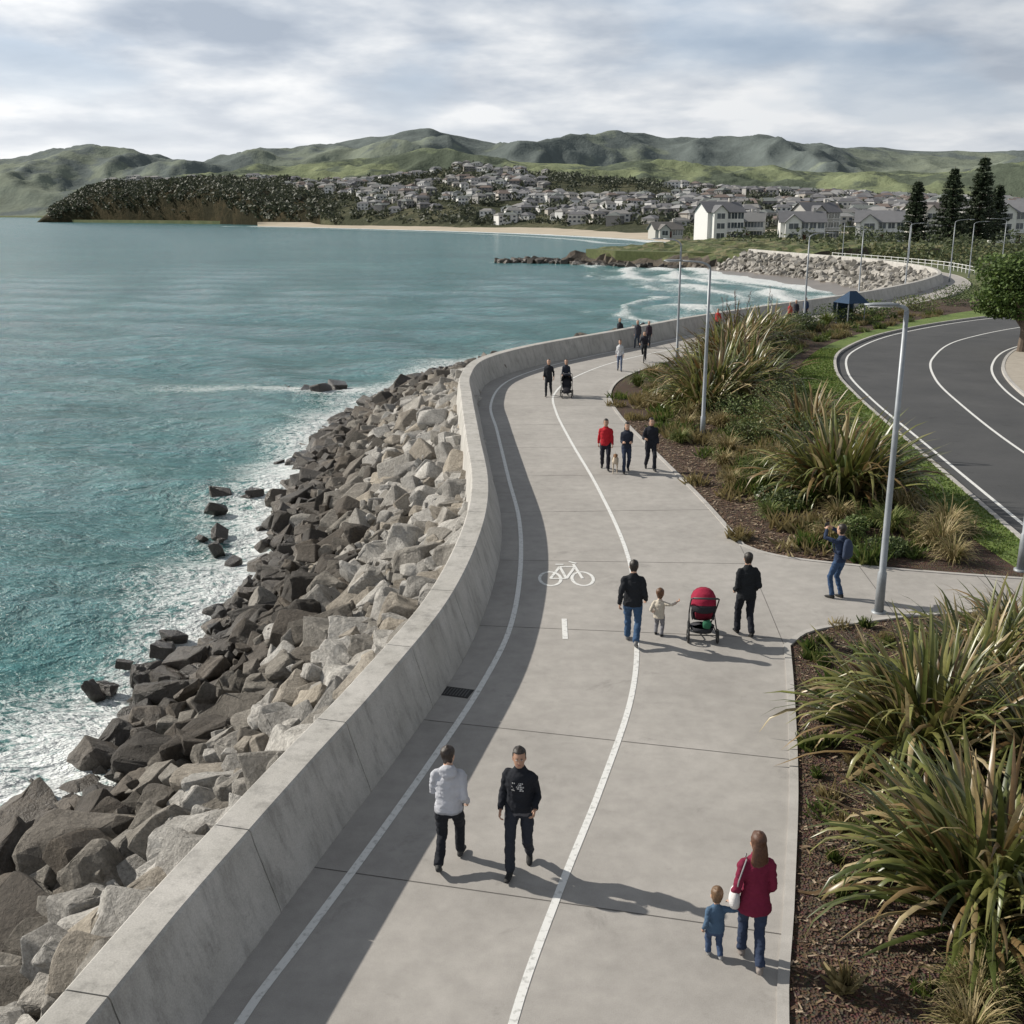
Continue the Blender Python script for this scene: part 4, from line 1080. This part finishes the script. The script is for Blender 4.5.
WC=[(.58,.58,.57),(.50,.495,.48),(.66,.655,.635),(.36,.35,.335),(.40,.37,.33),(.26,.25,.24),(.53,.50,.46),(.2,.19,.18),(.68,.675,.66)]
RCC=[(.17,.17,.18),(.13,.13,.14),(.22,.215,.21),(.16,.125,.11),(.28,.28,.28),(.15,.165,.16)]
cnt=0
while cnt<1000:
    q=random.uniform(-.19,.46); s=random.random()**.85*.97+.02
    if q<-.13 and s<.35: continue
    x,y,z=subz(q,s)
    if z<1: continue
    if noise.noise(Vector((x*.006,y*.006,4)))<-.18: continue
    w=random.uniform(7,13);d=random.uniform(6.5,9);h=random.choice((2.8,2.8,5.2,5.2,5.6))
    if s<.07 and -.05<q<.16 and random.random()<.25: w*=1.5;h=random.choice((8.0,10.5))
    tinyhouse(hs_,x,y,z,w,d,h,random.gauss(0,.7),random.choice(WC),random.choice(RCC)); cnt+=1
for _ in range(60):
    q=random.uniform(-.36,-.19); x,y,z=subz(q,random.uniform(.5,1.0)); tinyhouse(hs_,x,y,z+1,random.uniform(9,14),8,random.choice((2.8,5.2)),random.gauss(0,.4),random.choice(WC),random.choice(RCC))
hs_.build('hillside_houses',[M_hw])
DT=[(.05,.06,.04),(.065,.075,.05),(.04,.05,.035),(.08,.09,.058)]
for _ in range(4200):
    q=random.uniform(-.405,.47); s=random.random()
    if random.random()<.28: q=random.uniform(-.405,-.16); s=s**1.8
    x,y,z=subz(q,s)
    if z<.5: continue
    r=random.uniform(2.5,6.0); leafcloud(ht_,(x,y,z+r*.4),(r,r,r*.75),20,r*.34,DT,.5)
for _ in range(420):
    x=random.uniform(60,260);y=random.uniform(250,470)
    if y<x*.9 and y<240: continue
    r=random.uniform(1.2,3.6)
    leafcloud(ht_,(x,y,r*.6),(r,r,r*.8),60,.45,[(.045,.06,.028),(.065,.085,.038),(.09,.105,.05)],.5)
for _ in range(150):
    q=random.random(); x=66+q*60+random.gauss(0,3); y=135+q*40+random.gauss(0,15)
    if x<64: continue
    r=random.uniform(.8,2.2); leafcloud(ht_,(x,y,r*.5),(r,r,r*.7),70,.25,[(.05,.07,.027),(.08,.10,.04),(.13,.13,.055)],.5)
for _ in range(200):
    y=random.uniform(150,250); x=random.uniform(67,140)
    r=random.uniform(.8,2.6); leafcloud(ht_,(x,y,r*.5),(r,r,r*.7),60,.35,[(.05,.07,.027),(.08,.10,.04),(.13,.13,.055)],.5)
ht_.build('distant_trees',[M_foliage])

def house(x,y,w,d,st,rot,wc,rcol,z=0.0):
    e=empty('weatherboard_house',(x,y,z),rot)
    H=2.9*st
    m=MB()
    v,f=box(-w/2,w/2,-d/2,d/2,-.5,H); m.add(v,f,0)
    gw=w*.36; gx=-w*.22
    v,f=box(gx-gw/2,gx+gw/2,-d/2-2.2,-d/2+.0,-.5,H-.05); m.add(v,f,0)
    rh=d*.28
    m.add([(-w/2,-d/2,H),(-w/2,d/2,H),(-w/2,0,H+rh)],[(0,2,1)],0); m.add([(w/2,-d/2,H),(w/2,d/2,H),(w/2,0,H+rh)],[(0,1,2)],0)
    gr=gw*.42
    m.add([(gx-gw/2,-d/2-2.2,H-.05),(gx+gw/2,-d/2-2.2,H-.05),(gx,-d/2-2.2,H-.05+gr)],[(0,1,2)],0)
    m.build('walls',[simple('weatherboard',[c*.93 for c in wc],wc,.5,.7,.25,1,.05,vscale=(1,1,20))],parent=e)
    r=MB();o=.6;t=.18
    for sy in(-1,1):
        a=[(-w/2-o,sy*(d/2+o),H-o*2*rh/d),(w/2+o,sy*(d/2+o),H-o*2*rh/d),(w/2+o,0,H+rh+.05),(-w/2-o,0,H+rh+.05)]
        V=a+[(p[0],p[1],p[2]+t) for p in a]
        r.add(V,[(0,1,2,3),(7,6,5,4),(0,4,5,1),(1,5,6,2),(3,2,6,7),(0,3,7,4)],0)
    for sx in(-1,1):
        a=[(gx+sx*(gw/2+.4),-d/2-2.7,H-.05-.4*2*gr/gw),(gx+sx*(gw/2+.4),-d/2+2.5,H-.05-.4*2*gr/gw),(gx,-d/2+2.5,H+gr),(gx,-d/2-2.7,H+gr)]
        V=a+[(p[0],p[1],p[2]+t) for p in a]
        r.add(V,[(0,1,2,3),(7,6,5,4),(0,4,5,1),(1,5,6,2),(3,2,6,7),(0,3,7,4)],0)
    r.build('roof',[simple('metal_roof',[c*.85 for c in rcol],rcol,.6,.5)],parent=e)
    c_=MB(); v,f=box(w*.25,w*.25+.9,-.4,.5,H,H+rh+1.2); c_.add(v,f,0); c_.build('chimney',[M_kerb],parent=e)
    wn=MB();fr=MB()
    def win(xx,yy,zz,ww,hh):
        v,f=box(xx-ww/2,xx+ww/2,yy-.03,yy+.05,zz,zz+hh); wn.add(v,f,0)
        for a in ((xx-ww/2-.1,xx-ww/2,zz-.1,zz+hh+.1),(xx+ww/2,xx+ww/2+.1,zz-.1,zz+hh+.1),(xx-ww/2,xx+ww/2,zz-.1,zz),(xx-ww/2,xx+ww/2,zz+hh,zz+hh+.1),(xx-.04,xx+.04,zz,zz+hh)):
            v,f=box(a[0],a[1],yy-.08,yy+.05,a[2],a[3]); fr.add(v,f,0)
    for s in range(st):
        zz=.8+2.9*s
        win(gx,-d/2-2.2,zz,gw*.6,1.6)
        for k in range(3):
            xx=gx+gw/2+ (w/2-gx-gw/2)*(k+.5)/3
            if s==0 and k==0: continue
            win(xx,-d/2,zz,1.9,1.8)
    wn.build('windows',[M_glass],parent=e); fr.build('window_frames',[M_white],parent=e)
    dd=MB(); xx=gx+gw/2+(w/2-gx-gw/2)/6; v,f=box(xx-.5,xx+.5,-d/2-.06,-d/2+.02,0,2.1); dd.add(v,f,0); dd.build('door',[cloth((.12,.05,.04))],parent=e)
    bl=MB()
    if st>1:
        x0=gx+gw/2+.1;x1=w/2; v,f=box(x0,x1,-d/2-1.6,-d/2-.1,2.75,2.9); bl.add(v,f,0)
        v,f=box(x0,x1,-d/2-1.6,-d/2-1.52,3.8,3.88); bl.add(v,f,0)
        for k in range(12):
            q=x0+(x1-x0)*(k+.5)/12; v,f=box(q-.03,q+.03,-d/2-1.59,-d/2-1.53,2.9,3.8); bl.add(v,f,0)
        for q in (x0+.1,x1-.1): v,f=box(q-.08,q+.08,-d/2-1.6,-d/2-1.44,0,2.75); bl.add(v,f,0)
        bl.build('balcony',[M_white],parent=e)
WH=(.70,.70,.68)
for a in ((64,352,12,10,3,.25,WH,(.15,.15,.16)),(77,372,11,9,2,-.3,(.6,.6,.58),(.2,.2,.2)),(88,346,13,10,2,-.15,WH,(.17,.17,.18)),(99,372,12,10,3,.3,(.4,.39,.37),(.13,.13,.14)),
          (112,346,14,11,2,-.3,WH,(.2,.2,.21)),(135,370,13,10,3,.2,(.62,.6,.56),(.16,.14,.13)),(148,334,14,11,3,-.35,WH,(.22,.22,.23)),(163,342,13,10,2,-.5,(.55,.54,.5),(.14,.14,.15)),
          (84,415,13,10,2,0,(.35,.34,.32),(.15,.15,.15)),(110,410,13,10,3,.1,WH,(.14,.12,.11)),(142,405,13,9,2,0,(.66,.66,.65),(.13,.14,.15)),(172,395,13,9,2,0,WH,(.2,.2,.2)),(178,330,13,10,2,-.4,WH,(.15,.15,.16)),(54,400,10,8,1,.2,(.5,.48,.44),(.16,.15,.14)),(124,385,11,9,2,-.2,WH,(.2,.2,.2))):
    house(*a)
fe=MB(); fc=cr([(65,158),(67,175),(65,195),(61,215)],2.4)
for p in fc: v,f=box(p.x-.05,p.x+.05,p.y-.05,p.y+.05,-.1,1.1); fe.add(v,f,0)
for z in(.5,1.0):
    for a,b_ in zip(fc[:-1],fc[1:]): fe.add(*tube([(a.x,a.y,z),(b_.x,b_.y,z)],.04,5),0)
fe.build('white_fence',[M_white])

# ------------------------------------------------------------------ sea
nr,na=600,680
rad=np.exp(np.linspace(math.log(9),math.log(26000),nr)); ang=np.linspace(R(-70),R(50),na)
RR,AA=np.meshgrid(rad,ang,indexing='ij'); X=RR*np.sin(AA);Y=RR*np.cos(AA)
Z=np.zeros_like(X)
rng=np.random.RandomState(3)
for k in range(48):
    lam=rng.uniform(.8,2.6) if k<28 else rng.uniform(3.0,16)
    th=R(235)+rng.normal(0,.75)
    kx,ky=math.cos(th)*2*math.pi/lam,math.sin(th)*2*math.pi/lam
    fade=np.clip(1-RR*.014/(lam*.33),0,1)
    Z+=fade*(.0120*lam**.8)*np.sin(kx*X+ky*Y+rng.uniform(0,6.28))
def dist_to(C,mask):
    k=kdtree.KDTree(len(C))
    for i,p in enumerate(C): k.insert(Vector((p.x,p.y,0)),i)
    k.balance(); out=np.full(X.shape,1e4)
    for i,j in zip(*np.nonzero(mask)): out[i,j]=k.find((X[i,j],Y[i,j],0))[2]
    return out
qc=[Vector((B.x,B.y,0)) for B in [pairint(t)[1] for t in np.arange(0,len(PW)-1,.05)]]
near=(RR<190)&(X>-45)&(X<60)
d1=dist_to(qc,near)
lump=np.sin(Y*.42+np.sin(Y*.17)*2)*.5+np.sin(Y*.95+X*.3)*.3
foam=np.clip(1-d1/(5.4+2.2*lump),0,1)**.8*.66+np.clip(1-d1/20,0,1)*.30
for (x,y,r,a) in ((-13,75.5,5,.95),(-20,76,5.5,.7),(-8.8,71.5,4,.85),(-11.8,46.5,2.5,.55),(-15,64,6,.45),(-12.5,38,4,.40),(-14,30,4,.40),(-13,22,3.5,.45),(-17,50,5,.34),(-19,38,4,.28)):
    foam=np.maximum(foam,a*np.exp(-((X-x)**2/(r*1.7)**2+(Y-y)**2/(r*.7)**2)))
cm=(Y>120)&(Y<300)&(X>-10)&(X<60)
d2=dist_to(cr(COVE,1.0),cm)
nzv=np.zeros_like(X)
for i,j in zip(*np.nonzero(d2<45)):
    nzv[i,j]=noise.fractal(Vector((X[i,j]*.09,Y[i,j]*.05,3)),1.0,2.0,4)
wob=np.sin(Y*.09+X*.05)*1.4+nzv*5
s2=np.zeros_like(X)
for c0,wd,am in ((1,3.4,1.1),(8,2.6,1.1),(16,2.6,1.0),(25,2.0,.8)):
    s2=np.maximum(s2,(am-.35*np.clip(-nzv*2,0,1))*np.exp(-((d2-c0-wob*(.3+c0*.035))/(wd*(1+.5*nzv)))**2))
foam=np.maximum(foam,np.where(d2<42,s2,0)); foam=np.maximum(foam,np.where(d2<24,.5+.3*nzv,0))
Z+=np.where(d2<30,s2*.35,0)
hm_=(Y>236)&(Y<330)&(X>-12)&(X<50)
d3=dist_to(cr([(46,243),(34,249),(22,262),(10,277),(-4,280)],1.0),hm_); foam=np.maximum(foam,np.clip(1-d3/5,0,1)*.8)
bm_=(Y>440)&(Y<1150)&(X>-300)&(X<90)
d4=dist_to(be,bm_); foam=np.maximum(foam,np.exp(-((d4-6)/7)**2)*1.0); foam=np.maximum(foam,np.exp(-((d4-30)/5)**2)*.8)
Z=Z-3.5
V=np.stack([X,Y,Z],-1).reshape(-1,3)
me=bpy.data.meshes.new('sea_water'); me.vertices.add(len(V)); me.vertices.foreach_set('co',V.ravel())
I,J=np.meshgrid(np.arange(nr-1),np.arange(na-1),indexing='ij'); a=(I*na+J).ravel()
Fq=np.stack([a,a+na,a+na+1,a+1],-1)
nf=len(Fq); me.loops.add(nf*4); me.loops.foreach_set('vertex_index',Fq.ravel().astype(np.int32)); me.polygons.add(nf)
me.polygons.foreach_set('loop_start',(np.arange(nf)*4).astype(np.int32)); me.polygons.foreach_set('loop_total',np.full(nf,4,dtype=np.int32))
me.polygons.foreach_set('use_smooth',np.ones(nf,dtype=bool)); me.update(calc_edges=True); me.validate()
fa=me.attributes.new('foam','FLOAT','POINT'); fa.data.foreach_set('value',foam.ravel().astype(np.float32))
if me.polygons[0].normal.z<0: me.flip_normals()
sea=link(bpy.data.objects.new('sea_water',me))
M_sea,nt,b=new_mat("sea_water")
fat=N(nt,'ShaderNodeAttribute',attribute_name='foam')
f0=fat.outputs['Fac']
patch=noise_n(nt,.012,4,.6,vscale=(1,2.2,1))
deep=ramp(nt,patch,[(.3,(.048,.165,.178)),(.7,(.074,.218,.226))])
h1=noise_n(nt,.8,5,.68,vscale=(.8,1.4,1),dist=.3); h3=noise_n(nt,.13,4,.62,vscale=(.8,1.5,1))
deep=mixc(nt,1.0,deep,ramp(nt,h1,[(.33,.62),(.5,.98),(.68,1.42)]),'MULTIPLY')  # ripple light and dark painted into the water colour, crests lighter
deep=mixc(nt,1.0,deep,ramp(nt,h3,[(.35,.88),(.65,1.10)]),'MULTIPLY')
shal=mixc(nt,math_n(nt,'MULTIPLY',f0,.7,True),deep,(.10,.225,.205))
nfm=noise_n(nt,1.1,6,.7,dist=1.6); nf2=noise_n(nt,4.2,4,.7,dist=1.6)
fil=math_n(nt,'SUBTRACT',.5,math_n(nt,'MULTIPLY',math_n(nt,'ABSOLUTE',math_n(nt,'SUBTRACT',nfm,.5)),2.6))
fs=math_n(nt,'ADD',math_n(nt,'MULTIPLY',fil,.55),math_n(nt,'MULTIPLY',nf2,.42))
v=math_n(nt,'SUBTRACT',math_n(nt,'ADD',fs,math_n(nt,'MULTIPLY',f0,.50)),.68)
fm=math_n(nt,'MULTIPLY',v,5.5,True)
col=mixc(nt,fm,shal,(.76,.79,.79))
nt.links.new(col,b.inputs['Base Color'])
ro=math_n(nt,'ADD',math_n(nt,'MULTIPLY',fm,.6),.15); nt.links.new(ro,b.inputs['Roughness'])
b.inputs['IOR'].default_value=1.33; b.inputs['Specular IOR Level'].default_value=.5
h2=noise_n(nt,3.2,4,.62,vscale=(.8,1.3,1))
hh=math_n(nt,'ADD',math_n(nt,'MULTIPLY',h1,1.15),math_n(nt,'MULTIPLY',h2,.34)); hh=math_n(nt,'ADD',hh,math_n(nt,'MULTIPLY',h3,1.3))
bump(nt,b,hh,1.0,.62)
me.materials.append(M_sea)

# ------------------------------------------------------------------ world
w=bpy.data.worlds.new('World'); SC.world=w; w.use_nodes=True; nt=w.node_tree
bg=nt.nodes['Background']; bg.inputs['Strength'].default_value=.1
sky=N(nt,'ShaderNodeTexSky',sky_type='NISHITA'); sky.sun_disc=False; sky.sun_elevation=R(33); sky.sun_rotation=R(292)
sky.air_density=1.0; sky.dust_density=2.5
tc=N(nt,'ShaderNodeTexCoord'); sp=N(nt,'ShaderNodeSeparateXYZ'); nt.links.new(tc.outputs['Generated'],sp.inputs[0])
zc=math_n(nt,'ADD',math_n(nt,'MAXIMUM',sp.outputs['Z'],0.0),.20)
px=math_n(nt,'DIVIDE',sp.outputs['X'],zc); py=math_n(nt,'DIVIDE',sp.outputs['Y'],zc)
cb=N(nt,'ShaderNodeCombineXYZ'); nt.links.new(px,cb.inputs[0]); nt.links.new(py,cb.inputs[1])
def cn(scale,det,off,dist=.1):
    n=N(nt,'ShaderNodeTexNoise'); n.inputs['Scale'].default_value=scale; n.inputs['Detail'].default_value=det; n.inputs['Roughness'].default_value=.50; n.inputs['Distortion'].default_value=dist
    mp=N(nt,'ShaderNodeMapping'); mp.inputs['Location'].default_value=(off,off*.7,0); nt.links.new(cb.outputs[0],mp.inputs['Vector']); nt.links.new(mp.outputs[0],n.inputs['Vector']); return n.outputs['Fac']
c1=cn(1.7,6,3.1); c2=cn(4.6,4,9.0)
shade=ramp(nt,math_n(nt,'ADD',math_n(nt,'MULTIPLY',c1,.76),math_n(nt,'MULTIPLY',c2,.24)),[(.39,(3.9,4.45,5.25)),(.46,(5.0,5.5,6.2)),(.52,(6.5,6.85,7.3)),(.59,(8.6,8.7,8.8))])
cover=ramp(nt,cn(1.1,4,21.0),[(.38,.45),(.48,1.0)])
skb=mixc(nt,.6,sky.outputs[0],(4.4,5.7,7.6))
cl=mixc(nt,cover,skb,shade)
hz=N(nt,'ShaderNodeMapRange'); hz.inputs['From Min'].default_value=0; hz.inputs['From Max'].default_value=.13; hz.inputs['To Min'].default_value=.8; hz.inputs['To Max'].default_value=0
nt.links.new(sp.outputs['Z'],hz.inputs['Value'])
lf=N(nt,'ShaderNodeMapRange'); lf.inputs['From Min'].default_value=.45; lf.inputs['From Max'].default_value=-.8; lf.inputs['To Min'].default_value=0; lf.inputs['To Max'].default_value=1
nt.links.new(sp.outputs['X'],lf.inputs['Value'])
veil=mixc(nt,lf.outputs[0],(6.4,6.8,7.3),(9.4,9.3,9.1))
cl=mixc(nt,hz.outputs[0],cl,veil)
glow=N(nt,'ShaderNodeMapRange'); glow.inputs['From Min'].default_value=0; glow.inputs['From Max'].default_value=1; glow.inputs['To Min'].default_value=.95; glow.inputs['To Max'].default_value=1.32
nt.links.new(lf.outputs[0],glow.inputs['Value'])
hi=N(nt,'ShaderNodeMapRange'); hi.inputs['From Min'].default_value=.25; hi.inputs['From Max'].default_value=.7; hi.inputs['To Min'].default_value=1; hi.inputs['To Max'].default_value=.36
nt.links.new(sp.outputs['Z'],hi.inputs['Value'])
vm=N(nt,'ShaderNodeVectorMath',operation='SCALE'); nt.links.new(cl,vm.inputs[0]); nt.links.new(math_n(nt,'MULTIPLY',hi.outputs[0],glow.outputs[0]),vm.inputs['Scale'])
nt.links.new(vm.outputs[0],bg.inputs['Color'])
sl_=bpy.data.lights.new('sun','SUN'); sl_.energy=5.0; sl_.angle=R(.6); sl_.color=(1,.94,.84)
so=link(bpy.data.objects.new('sun',sl_)); so.rotation_euler=Vector((2.45,-1.0,-1.72)).to_track_quat('-Z','Y').to_euler(); so.location=(-50,20,40)
cd=bpy.data.cameras.new('camera'); cam=link(bpy.data.objects.new('camera',cd)); cam.location=(0,0,8.3)
cam.rotation_euler=(R(90)-math.atan(299/1100),0,0); cd.sensor_width=36; cd.lens=1100/1024*36; cd.clip_end=60000; cd.clip_start=.1
SC.camera=cam
SC.view_settings.view_transform='Standard'; SC.view_settings.look='None'; SC.view_settings.exposure=0
